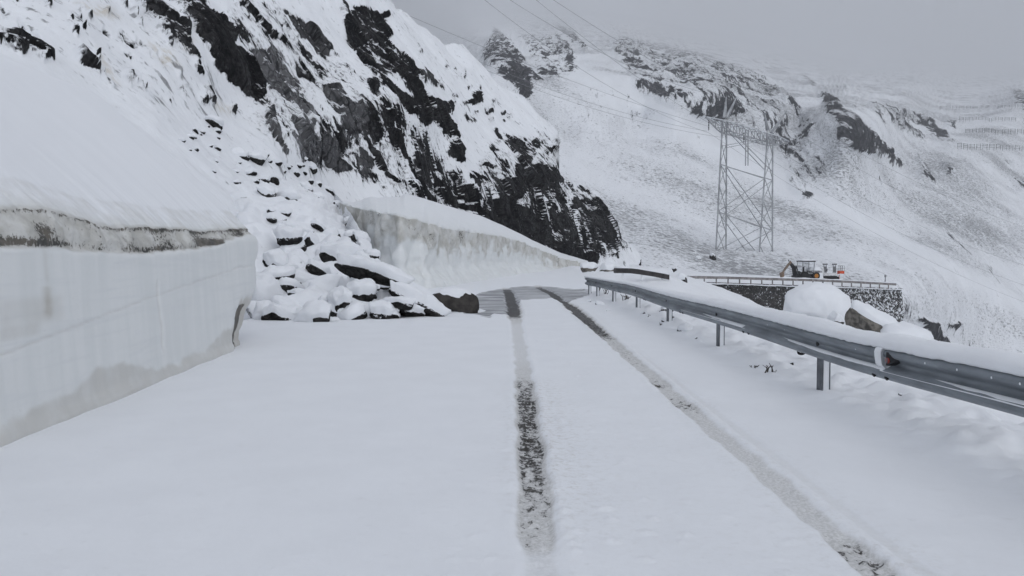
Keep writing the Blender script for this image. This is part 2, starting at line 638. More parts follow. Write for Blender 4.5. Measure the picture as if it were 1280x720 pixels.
def mat_road():
    m, t, b = nodes_mat('road_snow')
    q = NB(t)
    c = q.coord()
    trk, sl = q.attr('track'), q.attr('slush')
    g1 = q.noise(c, 16, 5, 0.7)          # crumbs of snow in the ruts
    g2 = q.noise(c, 48, 3, 0.6)
    g3 = q.noise(q.map(c, (0.25, 3.0, 1)), 2.2, 4, 0.65)
    g = q.m('ADD', q.m('MULTIPLY', g1, 0.7), q.m('MULTIPLY', g2, 0.3))
    n1 = q.noise(c, 1.6, 4)
    n2 = q.noise(c, 30, 5, 0.65)
    base = q.mix(q.step(n1, 0.3, 0.7), (0.775, 0.79, 0.815), SNOW)
    base = q.mix(q.m('MULTIPLY', q.step(q.noise(c, 9, 4, 0.7), 0.60, 0.72), 0.25), base, (0.60, 0.605, 0.61))
    # faint brown spray beside the ruts
    spray = q.m('MULTIPLY', q.attr('spray'), q.step(g, 0.46, 0.66))
    base = q.mix(q.m('MULTIPLY', spray, 0.5), base, (0.42, 0.39, 0.34))
    dirty = q.mix(q.step(g2, 0.35, 0.65), (0.52, 0.52, 0.51), (0.68, 0.68, 0.68))
    half = q.step(trk, 0.10, 0.55)
    col = q.mix(half, base, dirty)
    wet = q.mix(q.step(g1, 0.35, 0.7), (0.012, 0.012, 0.013), (0.065, 0.060, 0.054))
    slc = q.mix(q.step(g3, 0.40, 0.60), (0.17, 0.175, 0.185), (0.60, 0.61, 0.63))
    col = q.mix(q.step(q.m('ADD', sl, q.m('MULTIPLY', q.m('SUBTRACT', g3, 0.5), 0.9)), 0.40, 0.62), col, slc)
    bare = q.m('ADD', trk, q.m('MULTIPLY', q.m('SUBTRACT', g, 0.5), 2.3))
    bf = q.step(bare, 0.72, 0.95)
    col = q.mix(bf, col, wet)
    q.lk(col, b.inputs['Base Color'])
    b.inputs['Specular IOR Level'].default_value = 0.2
    rough = q.m('SUBTRACT', 0.65, q.m('MULTIPLY', bf, 0.12))
    q.lk(rough, b.inputs['Roughness'])
    h = q.m('SUBTRACT', q.m('ADD', q.m('MULTIPLY', n2, 0.25), q.m('MULTIPLY', q.m('MULTIPLY', g, half), 0.6)), q.m('MULTIPLY', bf, 0.8))
    nn = q.bump(n1, 0.25, 0.05)
    q.lk(q.bump(h, 0.5, 0.02, nn), b.inputs['Normal'])
    return m


spray = np.maximum(np.exp(-((dl - 0.12) / 0.30) ** 2) * sst(.5, .9, ol) * 0.9, np.exp(-((dr - 0.1) / 0.26) ** 2) * (0.35 + 0.6 * sst(.5, 1, orr)))
spray = spray * (1 - sst(34, 38, Y)) + 0.12 * ((X > 0.2) & (X < 1.7) & (Y < 12))
structure(link('road', np.stack([X, Y, Z], -1).reshape(-1, 3), grid_faces(len(uu), len(yr)), mat_road(),
               attrs={'track': track, 'slush': slush, 'spray': spray}))


# ------------------------------------------------------------------ relief surfaces seen from the road
def relief(name, mat, cols, top, bottom, depth, nv, disp, masks, back=(4, 14, 40), bend=1.0):
    """a hillside: columns of sight lines, each from its crest down to its foot, at the distances 'depth' gives; then shaped in 3-D"""
    tp = top(cols)[:, None]
    bt = bottom(cols)[:, None]
    v = np.linspace(0, 1, nv)[None] ** bend
    PX = cols[:, None] + 0 * v
    PY = tp + (bt - tp) * v
    V = P(PX, PY, depth(PX, PY))
    N = grid_normals(V)
    if (N[..., 1].mean()) > 0:
        N = -N
    mk = masks(PX, PY, V)
    V = V + N * disp(PX, PY, V, mk)[..., None]
    rows = []
    for d in back[::-1]:               # the far side of the crest falls away behind
        q = V[:, :1] + 0
        rr = q - np.array([0, 0, EYE])
        rr /= np.linalg.norm(rr[..., :2], axis=-1, keepdims=True)
        q = q + rr * np.array([1, 1, 0]) * d
        q[..., 2] -= d * 0.45
        rows.append(q)
    nb = len(back)
    V2 = np.concatenate(rows + [V], 1)
    at = {k: np.concatenate([np.repeat(a[:, :1], nb, 1), a], 1) for k, a in mk.items()}
    return structure(link(name, V2.reshape(-1, 3), grid_faces(V2.shape[0], V2.shape[1], False), mat, attrs=at)), V


# --- the rock face and snow slope left of the road
hill_cp = [(-300, -200, 42), (-300, 0, 26), (-300, 120, 20), (0, -200, 52), (0, 0, 34), (0, 90, 25), (0, 140, 22), (100, 0, 38), (130, 115, 30), (130, 160, 26),
           (165, 0, 43), (250, -150, 72), (250, 60, 43), (300, 0, 58), (300, 130, 45), (250, 200, 31), (300, 200, 36), (320, 290, 29), (350, 200, 41),
           (400, -100, 88), (400, 0, 70), (400, 100, 58), (400, 150, 52), (400, 210, 50), (400, 300, 42), (430, 340, 40),
           (480, 0, 92), (500, 12, 98), (500, 100, 68), (500, 200, 60), (500, 250, 57), (500, 320, 52), (560, 68, 104), (560, 120, 84), (560, 260, 66), (560, 320, 62),
           (600, 85, 112), (600, 150, 92), (600, 200, 80), (600, 290, 73), (650, 122, 116), (650, 160, 102), (660, 230, 86), (650, 305, 81), (690, 165, 118),
           (700, 200, 106), (700, 250, 95), (700, 330, 90), (720, 228, 112), (745, 242, 116), (745, 280, 103), (775, 285, 117), (770, 320, 105), (792, 310, 122), (792, 345, 108), (720, 345, 94)]
hf = rbf([(a, b, math.log(c)) for a, b, c in hill_cp])
hill_depth = lambda a, b: np.exp(hf(a, b))
HT = [(-300, -230), (250, -230), (400, -90), (450, -30), (480, 0), (496, 8), (512, 17), (521, 30), (540, 40), (560, 53), (577, 63), (600, 82), (620, 100), (640, 114), (652, 123),
      (664, 136), (675, 150), (688, 160), (694, 169), (698, 187), (702, 208), (708, 219), (716, 227), (731, 239), (745, 243), (748, 251), (758, 266), (770, 272), (776, 288),
      (783, 302), (790, 309), (800, 325)]
HB = [(-300, 160), (0, 150), (130, 190), (300, 300), (330, 330), (400, 350), (430, 350), (560, 330), (640, 335), (700, 345), (800, 352)]
hill_polys = {  # bare rock, with how grey it is
    'a': (0.15, [(166, 0), (172, 8), (187, 27), (200, 40), (211, 48), (225, 57), (238, 66), (250, 73), (244, 64), (234, 50), (236, 44), (231, 31), (222, 29), (215, 20), (205, 12), (190, 0), (150, -60), (120, -60)]),
    'b': (0.0, [(207, 0), (236, 28), (241, 42), (257, 57), (270, 82), (285, 102), (300, 118), (314, 133), (331, 125), (327, 105), (312, 72), (300, 62), (289, 55), (296, 48), (300, 45), (290, 30), (276, 20), (262, 8), (258, 0), (220, -60), (170, -60)]),
    'c': (0.8, [(309, 58), (320, 62), (345, 60), (352, 75), (362, 85), (376, 100), (386, 115), (393, 135), (396, 150), (395, 165), (398, 180), (398, 200), (385, 203), (374, 195), (372, 180), (366, 165), (360, 150), (350, 140), (345, 130), (338, 145), (345, 165), (352, 180), (360, 190), (350, 185), (338, 172), (328, 165), (328, 150), (335, 145), (338, 130), (330, 118), (325, 100), (318, 80)]),
    'd': (0.5, [(327, 143), (340, 140), (343, 165), (341, 180), (332, 168)]),
    'e': (0.55, [(404, 102), (425, 103), (432, 115), (442, 130), (450, 125), (452, 140), (456, 150), (452, 165), (442, 171), (432, 155), (425, 140), (412, 125)]),
    'f': (0.3, [(352, 8), (366, 16), (385, 28), (396, 36), (404, 52), (414, 62), (407, 76), (400, 72), (391, 62), (385, 50), (372, 45), (362, 30)]),
    'g': (0.2, [(364, 70), (372, 78), (382, 92), (388, 86), (396, 100), (404, 110), (392, 100), (376, 94)]),
    'h': (0.5, [(404, 160), (412, 165), (422, 178), (430, 195), (442, 208), (428, 213), (417, 206), (411, 185)]),
    'i': (0.4, [(448, 183), (460, 190), (472, 207), (464, 213), (452, 203)]),
    'i2': (0.3, [(438, 188), (447, 203), (457, 217), (445, 213)]),
    'i3': (0.1, [(452, 150), (458, 160), (466, 180), (474, 200), (480, 215), (474, 214), (464, 192), (455, 170)]),
    'j': (0.0, [(414, -4), (420, 4), (432, 4), (437, 20), (441, 6), (452, 9), (465, 16), (481, 19), (484, 30), (487, 37), (487, 52), (492, 60), (502, 68), (513, 75), (520, 85), (524, 97), (531, 112), (536, 120), (545, 125), (555, 127), (568, 125), (567, 138), (556, 142), (562, 150), (571, 155), (571, 172), (567, 182), (558, 172), (550, 160), (540, 150), (530, 158), (519, 145), (516, 132), (512, 118), (500, 104), (486, 96), (476, 90), (466, 86), (455, 82), (447, 68), (438, 52), (430, 34), (421, 18)]),
    'j2': (0.0, [(450, 84), (462, 82), (478, 92), (492, 106), (506, 116), (518, 128), (520, 140), (512, 141), (500, 129), (488, 118), (478, 112), (470, 112), (462, 100)]),
    'j3': (0.1, [(454, 100), (463, 104), (469, 116), (464, 124), (457, 117)]),
    'k': (0.0, [(471, 137), (485, 140), (497, 147), (501, 159), (492, 153), (481, 149)]),
    'l': (0.0, [(477, 160), (492, 164), (505, 169), (511, 190), (516, 205), (521, 216), (531, 236), (546, 250), (555, 263), (545, 260), (529, 247), (521, 233), (511, 221), (499, 196), (490, 180)]),
    'm': (0.15, [(514, 189), (528, 188), (541, 199), (546, 220), (546, 237), (532, 233), (521, 222), (515, 206)]),
    'n': (0.0, [(560, 164), (569, 180), (577, 202), (570, 202), (561, 190)]),
    'o': (0.0, [(546, 213), (560, 223), (570, 238), (581, 253), (599, 261), (606, 274), (585, 262), (571, 257), (559, 247), (549, 233)]),
    'o2': (0.0, [(571, 228), (590, 234), (601, 247), (591, 256), (577, 246)]),
    'p': (0.0, [(579, 214), (590, 221), (608, 224), (598, 232), (589, 229)]),
    'q': (0.1, [(617, 163), (627, 169), (630, 173), (645, 176), (658, 179), (665, 176), (669, 167), (676, 174), (675, 188), (668, 198), (662, 203), (668, 207), (680, 206), (690, 209), (698, 211), (698, 222), (709, 222), (700, 229), (690, 233), (697, 240), (690, 236), (680, 233), (672, 236), (665, 233), (660, 242), (655, 248), (650, 255), (662, 258), (672, 268), (683, 275), (690, 284), (695, 292), (700, 299), (707, 300), (704, 285), (700, 275), (695, 265), (705, 264), (714, 275), (713, 306), (700, 311), (690, 307), (680, 309), (665, 308), (655, 302), (645, 293), (635, 288), (618, 280), (603, 272), (612, 262), (620, 255), (625, 240), (625, 230), (620, 222), (616, 214), (622, 217), (630, 221), (640, 221), (648, 210), (645, 200), (640, 190), (632, 183), (624, 178)]),
    'r': (0.1, [(711, 244), (725, 244), (735, 249), (746, 249), (756, 262), (763, 278), (769, 300), (769, 322), (762, 320), (755, 306), (748, 301), (742, 301), (737, 290), (729, 271), (721, 263), (711, 263)]),
    'r2': (0.1, [(763, 274), (772, 274), (776, 290), (775, 306), (768, 300)]),
    'r3': (0.0, [(732, 314), (744, 312), (744, 326), (732, 325)]),
    'r4': (0.1, [(717, 234), (730, 231), (737, 242), (728, 244)]),
    'r5': (0.0, [(679, 174), (690, 179), (699, 185), (698, 191), (687, 185)]),
    'r6': (0.0, [(694, 308), (708, 307), (705, 316), (700, 321), (694, 316)]),
    's': (0.0, [(-40, 26), (0, 34), (15, 40), (33, 48), (50, 54), (64, 62), (66, 71), (56, 73), (44, 68), (36, 65), (28, 68), (12, 62), (-40, 56)]),
    't': (0.0, [(586, 117), (600, 118), (602, 126), (592, 130), (585, 126)]),
    't2': (0.0, [(579, 143), (588, 146), (595, 152), (590, 155), (582, 149)]),
    't3': (0.3, [(522, 82), (535, 92), (548, 102), (557, 110), (553, 113), (540, 104), (526, 96)]),
    't4': (0.0, [(153, 38), (160, 42), (172, 50), (170, 53), (160, 48)]),
    't5': (0.0, [(173, 46), (182, 49), (180, 52), (174, 49)]),
    't6': (0.0, [(200, 64), (206, 70), (209, 79), (204, 76)]),
    't7': (0.0, [(222, 108), (230, 104), (233, 106), (228, 110)]),
    't8': (0.0, [(240, 80), (246, 84), (252, 92), (246, 89)]),
    't9': (0.2, [(250, 108), (258, 110), (264, 122), (268, 130), (258, 126), (252, 116)]),
    'u': (0.0, [(95, 62), (105, 70), (118, 82), (128, 90), (124, 92), (110, 82), (99, 70)]),
    'u2': (0.0, [(128, 88), (134, 96), (144, 105), (140, 106), (131, 98)]),
    'u3': (0.0, [(100, 24), (103, 30), (105, 38), (102, 38), (99, 30)]),
}
_rs = random.Random(77)
for _n, (_poly, _cnt, _l0, _l1) in enumerate([([(0, 0), (160, 0), (250, 75), (315, 142), (255, 150), (135, 96), (70, 58), (0, 30)], 42, 4, 15), ([(500, 55), (560, 72), (640, 130), (670, 160), (600, 160), (560, 120)], 26, 3, 9)]):
    _a = np.array(_poly)
    while _cnt:
        _x, _y = _rs.uniform(_a[:, 0].min(), _a[:, 0].max()), _rs.uniform(_a[:, 1].min(), _a[:, 1].max())
        if sdist(np.array([_x]), np.array([_y]), _poly)[0] < 2:
            continue
        _L, _w, _t = _rs.uniform(_l0, _l1), _rs.uniform(.8, 2.4), _rs.uniform(.75, 1.15)
        _dx, _dy = math.cos(_t), math.sin(_t)
        hill_polys['w%d_%d' % (_n, _cnt)] = (0.1, [(_x - _dx * _L / 2, _y - _dy * _L / 2), (_x + _dy * _w, _y - _dx * _w), (_x + _dx * _L / 2, _y + _dy * _L / 2), (_x - _dy * _w, _y + _dx * _w)])
        _cnt -= 1
stain_polys = [[(95, 5), (140, 10), (150, 22), (120, 20)], [(120, 60), (140, 85), (150, 105), (135, 95)], [(185, 50), (215, 62), (225, 88), (205, 78)], [(255, 110), (275, 128), (290, 145), (270, 138)],
               [(215, 45), (240, 48), (240, 62), (230, 60)]]


def rot_dip(V):
    d = dipd / np.linalg.norm(dipd)
    a = np.cross(d, [0, 0, 1.0]); a /= np.linalg.norm(a)
    b = np.cross(d, a)
    return np.stack([V @ a, V @ b, (V @ d) * 0.3], -1)


def hill_masks(PX, PY, V):
    wob = fbm(V * 0.45, 3)
    wob2 = fbm(V * 0.45 + 40, 3)
    QX, QY = PX + 4.5 * wob, PY + 4.5 * wob2
    rock = np.zeros(PX.shape)
    tone = np.zeros(PX.shape)
    for k, (g, poly) in hill_polys.items():
        a = np.array(poly)
        lo, hi = a.min(0) - 14, a.max(0) + 14
        m = (QX > lo[0]) & (QX < hi[0]) & (QY > lo[1]) & (QY < hi[1])
        if not m.any():
            continue
        r = (0.90 - 0.12 * g) * sst(-3.6, 3.2, sdist(QX[m], QY[m], poly))
        w = rock[m]
        tone[m] = np.where(r > w, g, tone[m])
        rock[m] = np.maximum(w, r)
    stain = np.zeros(PX.shape)
    for poly in stain_polys:
        stain = np.maximum(stain, sst(-6, 8, sdist(QX, QY, poly)))
    # broken, patchily covered rock between the bare faces
    brk = sdist(PX, PY, [(290, 0), (345, 0), (420, 60), (470, 110), (520, 160), (560, 200), (610, 260), (640, 300), (560, 262), (490, 240), (400, 205), (330, 170), (300, 120), (300, 60)])
    nose = sdist(PX, PY, [(620, 165), (690, 170), (700, 215), (740, 240), (778, 280), (785, 310), (740, 325), (690, 315), (640, 295), (600, 265), (590, 215)])
    rock = np.maximum(rock, 0.60 * sst(-15, 10, brk) * (0.8 + 0.5 * fbm(V * 0.25, 2)))
    rock = np.maximum(rock, 0.52 * sst(-6, 8, nose))
    speck = 0.3 + 0.5 * fbm(V * 0.08 + 3, 2)
    speck = speck + 0.30 * sst(-25, 25, sdist(PX, PY, [(0, 0), (160, 0), (250, 75), (330, 150), (260, 160), (135, 96), (70, 58), (0, 30)]))
    speck = speck - 1.2 * sst(0, 30, sdist(PX, PY, [(0, 60), (100, 90), (300, 250), (0, 250)]))
    return {'rock': rock, 'tone': tone, 'stain': stain * 0.8, 'speck': speck, 'flow': rot_dip(V)}


def hill_disp(PX, PY, V, mk):
    Q = rot_dip(V)
    s = V[..., 1] / 60.0
    r = mk['rock']
    cv, cd = cells(Q * 0.42 + 0.4 * fbm(V * 0.3, 2)[..., None])
    cv2, cd2 = cells(Q * 1.15 + 0.3 * fbm(V * 0.9, 2)[..., None])
    out = fbm(Q * 0.16, 3) * 1.1 * s
    out = out + r * ((cv - 0.45) * 1.15 + (cv2 - 0.5) * 0.42 + ridged(Q * 0.8, 3) * 0.22)
    out = out + 0.10 * fbm(V * 0.8, 3)
    return out


hcols = np.concatenate([np.linspace(-300, -20, 40)[:-1], np.linspace(-20, 800, 640)])
hill, HILLV = relief('hillside', M_hill, hcols, lambda c: seg(c, HT), lambda c: seg(c, HB), hill_depth, 300, hill_disp, hill_masks)

# --- the valley and the mountain side beyond it, running up into the cloud
mtn_cp = [(540, 330, 150), (700, 335, 125), (780, 330, 128), (900, 350, 138), (1000, 356, 150), (1130, 378, 168), (1130, 440, 172), (1165, 455, 210), (1200, 436, 238), (1280, 452, 250), (1450, 460, 250), (1750, 470, 250),
          (780, 300, 165), (900, 300, 205), (1000, 300, 232), (1130, 300, 300), (1280, 300, 390), (1280, 380, 300), (1130, 340, 210), (1450, 300, 430), (1750, 320, 400),
          (600, 250, 175), (700, 250, 190), (800, 250, 225), (900, 250, 262), (1000, 250, 298), (1130, 250, 375), (1280, 250, 480), (1450, 250, 560),
          (560, 160, 400), (610, 200, 225), (640, 200, 225), (720, 200, 255), (800, 200, 290), (900, 200, 325), (1000, 200, 372), (1130, 200, 470), (1280, 200, 600), (1500, 200, 700),
          (560, 100, 1300), (600, 150, 280), (700, 150, 320), (800, 150, 372), (900, 150, 410), (1000, 150, 468), (1130, 150, 640), (1280, 150, 820), (1500, 150, 950),
          (600, 100, 330), (640, 100, 330), (700, 100, 385), (800, 100, 450), (900, 100, 540), (1000, 115, 640), (1060, 110, 900), (1130, 120, 950), (1280, 122, 1150),
          (560, 50, 5000), (610, 62, 750), (650, 60, 750), (700, 60, 900), (780, 60, 1000), (850, 75, 1000), (950, 92, 1250), (1060, 96, 2300), (1130, 101, 2300), (1280, 106, 2300),
          (620, 38, 2200), (700, 38, 1900), (780, 42, 1900), (860, 56, 3000), (950, 74, 3200), (1060, 84, 8000), (1280, 92, 8000), (1500, 100, 6500),
          (620, 20, 11000), (700, 20, 11000), (780, 25, 11000), (860, 40, 11000), (950, 58, 11000), (1750, 150, 2200), (1750, 100, 4500)]
mf = rbf([(a, b, math.log(c)) for a, b, c in mtn_cp])
mtn_depth = lambda a, b: np.clip(np.exp(mf(a, b)), 100, 11500)
MT = [(530, 45), (560, 40), (600, 16), (640, 10), (700, 10), (780, 16), (860, 34), (950, 54), (1060, 74), (1130, 80), (1280, 84), (1500, 92), (1760, 96)]
MBt = [(530, 335), (700, 345), (780, 345), (880, 360), (1000, 380), (1060, 405), (1100, 430), (1130, 450), (1165, 462), (1200, 468), (1280, 470), (1760, 490)]
mtn_polys = [
    (.88, [(618, 34), (632, 45), (640, 60), (650, 72), (660, 85), (673, 98), (682, 112), (668, 117), (655, 122), (640, 108), (628, 97), (613, 85), (604, 70), (612, 52)]),
    (.9, [(695, 42), (710, 55), (717, 70), (720, 83), (708, 79), (699, 62)]),
    (.8, [(690, 25), (720, 40), (735, 70), (725, 62), (705, 45)]), (.62, [(645, 40), (690, 45), (720, 90), (690, 105), (668, 80)]),
    (.72, [(768, 55), (785, 50), (797, 62), (815, 80), (842, 105), (864, 120), (850, 130), (830, 124), (815, 119), (796, 112), (790, 95), (778, 85), (766, 70)]),
    (1., [(793, 106), (815, 112), (827, 118), (815, 120), (797, 113)]),
    (1., [(828, 103), (845, 108), (864, 124), (845, 127), (832, 118)]),
    (.66, [(770, 45), (860, 60), (950, 92), (1015, 150), (1035, 225), (1000, 235), (955, 190), (895, 150), (840, 132), (800, 110)]),
    (1., [(1027, 119), (1040, 121), (1056, 140), (1072, 148), (1087, 165), (1100, 180), (1130, 205), (1118, 206), (1100, 192), (1085, 191), (1064, 186), (1050, 171), (1049, 155), (1034, 140)]),
    (1., [(1090, 131), (1105, 138), (1127, 154), (1146, 167), (1157, 176), (1148, 173), (1124, 160), (1102, 143)]),
    (.75, [(1105, 132), (1137, 136), (1150, 152), (1128, 153)]),
    (.95, [(1142, 143), (1160, 153), (1176, 164), (1197, 180), (1202, 186), (1185, 182), (1164, 168), (1148, 156)]),
    (.95, [(1180, 152), (1197, 157), (1192, 162), (1183, 158)]),
    (.95, [(968, 173), (985, 188), (1006, 204), (1014, 216), (1000, 212), (984, 202)]),
    (.95, [(984, 214), (1000, 233), (1018, 242), (1008, 247), (989, 234)]),
    (.9, [(1146, 199), (1160, 213), (1167, 230), (1151, 224)]),
    (.85, [(1177, 204), (1190, 211), (1199, 219), (1184, 219)]),
    (.8, [(1262, 110), (1290, 115), (1330, 150), (1290, 142), (1270, 128)]),
    (.85, [(1265, 225), (1290, 228), (1300, 245), (1278, 238)]),
    (1., [(1148, 397), (1166, 403), (1174, 414), (1184, 424), (1190, 434), (1178, 436), (1167, 427), (1158, 412)]),
    (.85, [(1185, 405), (1200, 403), (1203, 407), (1188, 409)]),
    (.85, [(1255, 443), (1285, 445), (1285, 449), (1262, 448)]),
    (.8, [(1236, 328), (1242, 333), (1246, 340), (1240, 337)]),
    (.72, [(940, 95), (985, 120), (1000, 140), (970, 130)]), (.72, [(870, 110), (890, 135), (880, 130), (865, 118)]), (.75, [(1000, 88), (1022, 110), (1010, 106)]),
]


def mtn_masks(PX, PY, V):
    lam = V[..., 1:2] / 400.0
    wob, wob2 = fbm(V * 0.05, 3), fbm(V * 0.05 + 30, 3)
    QX, QY = PX + 4 * wob, PY + 4 * wob2
    rock = np.zeros(PX.shape)
    for lv, poly in mtn_polys:
        a = np.array(poly)
        lo, hi = a.min(0) - 12, a.max(0) + 12
        m = (QX > lo[0]) & (QX < hi[0]) & (QY > lo[1]) & (QY < hi[1])
        if m.any():
            rock[m] = np.maximum(rock[m], lv * 0.92 * sst(-6, 4, sdist(QX[m], QY[m], poly)))
    sp = 0.30 + 1.7 * fbm(V * 0.016 + 9, 4)
    sp = sp - 1.0 * np.exp(-((PX - 1060 - (PY - 270) * 1.9) / 30) ** 2)        # the smooth snow-filled gully
    return {'rock': rock, 'tone': 0.25 + 0 * rock, 'stain': 0 * rock, 'speck': np.clip(sp, -1.5, 1.3), 'flow': mtn_flow(V)}


def mtn_flow(V):
    d = np.array([-25, -170, -79.0]); d /= np.linalg.norm(d)
    a = np.cross(d, [0, 0, 1.0]); a /= np.linalg.norm(a)
    b = np.cross(d, a)
    return np.stack([V @ a, V @ b, (V @ d) * 0.16], -1)


def mtn_disp(PX, PY, V, mk):
    L = V[..., 1] / 400.0
    o = fbm(V * np.array([.02, .02, .012]), 4) * 4.5 * np.clip(L, .2, 2)
    Q = mtn_flow(V)
    o = o + np.clip(mk['rock'], 0, .7) * (cells(Q * .09)[0] * 3.0 + ridged(Q * 0.12, 3) * 2.2) * np.clip(L, .3, 1.3)
    return o * sst(110, 190, V[..., 1]) * (1 - sst(900, 2200, V[..., 1]))


mcols = np.concatenate([np.linspace(530, 1290, 560), np.linspace(1292, 1760, 70)])
mtn, MTNV = relief('mountainside', M_mtn, mcols, lambda c: seg(c, MT), lambda c: seg(c, MBt), mtn_depth, 300, mtn_disp, mtn_masks, back=(60, 200, 600))

# --- the snowed-in rubble that has come down across the left lane
scr_cp = [(280, 200, 34), (300, 200, 36.5), (350, 205, 41), (400, 222, 38), (320, 250, 29), (400, 250, 31), (430, 258, 36), (445, 280, 31), (462, 305, 27), (330, 300, 24), (400, 300, 25.5), (450, 300, 26),
          (480, 330, 23.8), (400, 350, 21), (330, 350, 20), (540, 362, 22.8), (305, 410, 17.0), (380, 405, 17.3), (450, 402, 17.9), (520, 396, 18.8), (560, 392, 19.4), (605, 388, 20.6), (600, 380, 21.3)]
sf = rbf([(a, b, math.log(c)) for a, b, c in scr_cp])


def scr_depth(a, b):
    w = sst(0, 45, b - seg(a, STt)) * sst(0, 40, a - 275)
    w = np.maximum(w, sst(412, 448, a))
    return np.exp(sf(a, b)) * w + hill_depth(a, b) * 1.03 * (1 - w)


STt = [(275, 190), (300, 195), (350, 205), (400, 222), (425, 248), (440, 270), (462, 305), (482, 333), (510, 350), (540, 364), (575, 378), (612, 387)]
SBt = [(275, 425), (310, 415), (450, 406), (520, 400), (560, 396), (612, 391)]


def scr_masks(PX, PY, V):
    low = sst(240, 400, PY)
    r = 0.50 * low + 0.4 * fbm(V * 0.9, 3)
    return {'rock': r, 'tone': 0 * r, 'stain': 0 * r, 'speck': 0.3 + 0.5 * fbm(V * 0.3, 2)}


def scr_disp(PX, PY, V, mk):
    cv, cd = cells(V * np.array([1.0, 0.8, 1.3]))
    cv2, cd2 = cells(V * 2.3)
    low = sst(170, 330, PY)
    edge = sst(0, 25, PY - seg(PX, STt)) * 0.8 + 0.2
    return (fbm(V * 0.35, 3) * 0.5 + low * ((0.45 - cd) * 0.75 + (0.5 - cd2) * 0.16) + 0.05 * fbm(V * 3, 2)) * edge


scree, SCRV = relief('scree_slope', M_scree, np.linspace(275, 612, 330), lambda c: seg(c, STt), lambda c: seg(c, SBt), scr_depth, 200, scr_disp, scr_masks, back=(1.5, 5, 12))


# ------------------------------------------------------------------ cut snow walls
def mat_wall(name, sc=1.0):
    m, t, b = nodes_mat(name)
    q = NB(t)
    c = q.coord()
    streak = q.noise(q.map(c, (1, 3.0, 0.25)), 1.6 * sc, 5, 0.6)
    n1 = q.noise(c, 3 * sc, 5, 0.6)
    sp = q.noise(c, 17 * sc, 6, 0.78)
    sp2 = q.noise(q.map(c, (1, 1, 0.5)), 40 * sc, 4, 0.75)
    base = q.mix(q.step(streak, 0.38, 0.64), (0.695, 0.715, 0.715), (0.735, 0.75, 0.75))
    lam = q.noise(q.map(c, (0.25, 0.25, 5.0)), 2.2 * sc, 4, 0.6, 0.6)
    base = q.mix(q.m('MULTIPLY', q.step(lam, 0.50, 0.66), 0.45), base, (0.66, 0.68, 0.69))
    pit = q.noise(c, 38 * sc, 4, 0.7)
    base = q.mix(q.m('MULTIPLY', q.step(pit, 0.62, 0.70), 0.5), base, (0.55, 0.55, 0.53))
    top = q.attr('fresh')
    base = q.mix(top, base, SNOW)
    d = q.attr('dirt')
    df = q.step(q.m('ADD', d, q.m('MULTIPLY', q.m('SUBTRACT', n1, 0.5), 0.8)), 0.25, 0.75)
    dirtc = q.mix(q.step(n1, 0.35, 0.66), (0.42, 0.41, 0.375), (0.62, 0.62, 0.60))
    col = q.mix(df, base, dirtc)
    g = q.attr('grey')
    col = q.mix(q.m('MULTIPLY', g, q.step(n1, 0.2, 0.6, 0.55, 1.0)), col, (0.44, 0.42, 0.38))
    k = q.attr('speck')
    kf = q.step(q.m('ADD', q.m('ADD', q.m('MULTIPLY', sp, 0.42), q.m('MULTIPLY', sp2, 0.58)), q.m('MULTIPLY', q.m('SUBTRACT', k, 0.5), 0.42)), 0.585, 0.64)
    kf = q.m('MULTIPLY', kf, q.step(k, 0.02, 0.15))
    col = q.mix(q.m('MULTIPLY', kf, 0.9), col, q.mix(q.step(n1, 0.4, 0.6), (0.022, 0.021, 0.019), (0.10, 0.085, 0.065)))
    q.lk(col, b.inputs['Base Color'])
    b.inputs['Roughness'].default_value = 0.6
    h = q.m('ADD', q.m('MULTIPLY', q.m('ADD', streak, q.m('MULTIPLY', pit, 0.5)), q.m('MULTIPLY', q.m('SUBTRACT', 1.0, top), 0.14)), q.m('ADD', q.m('MULTIPLY', n1, q.m('ADD', 0.15, df)), q.m('MULTIPLY', kf, -0.5)))
    q.lk(q.bump(h, 0.45, 0.06 / sc), b.inputs['Normal'])
    return m


M_wall = mat_wall('cut_snow')
M_wall_far = mat_wall('far_cut_snow', 0.45)

# near wall: runs along the left edge of the road, its top a smooth avalanche cone climbing to the left
YE = 13.9
yb = np.concatenate([np.linspace(-9, 4.5, 40)[:-1], np.linspace(4.5, YE, 330)])


def wall_x(y):
    return np.interp(y, [-9, 6, 9, 12.8, 13.9], [-3.75, -4.05, -4.22, -4.5, -4.56])


face_t = np.linspace(0, 1, 110)
slope_s = np.concatenate([[0.06, 0.14, 0.24, 0.36, 0.5], np.linspace(0.7, 14, 70)])
nf, ns = len(face_t), len(slope_s)
Yb = yb[:, None]
ztop = np.interp(yb, [-9, 5.5, 6.2, 6.6, 7.2, 7.9, 8.5, 9.5, 10.4, 11.4, 12.4, 13.9], [1.75, 1.80, 1.83, 1.90, 1.92, 1.83, 1.79, 1.83, 1.85, 1.84, 1.90, 1.98])[:, None]
ztop = ztop + 0.035 * fbm(np.stack([yb * 2.2, 0 * yb, 0 * yb], -1), 3)[:, None] + 0.022 * fbm(np.stack([yb * 8, 0 * yb, 0 * yb + 5], -1), 3)[:, None]
zband = np.interp(yb, [-9, 5.5, 7, 8, 9, 10.5, 11.8, 12.8, 13.9], [1.53, 1.55, 1.56, 1.52, 1.51, 1.57, 1.64, 1.78, 1.88])[:, None]
zf = -0.15 + (ztop + 0.15) * face_t[None]
xf = wall_x(Yb) + 0 * zf
pf = np.stack([0 * zf, Yb + 0 * zf, zf], -1)
inb = sst(-0.03, 0.03, zf - zband + 0.03 * fbm(pf * 4, 3))
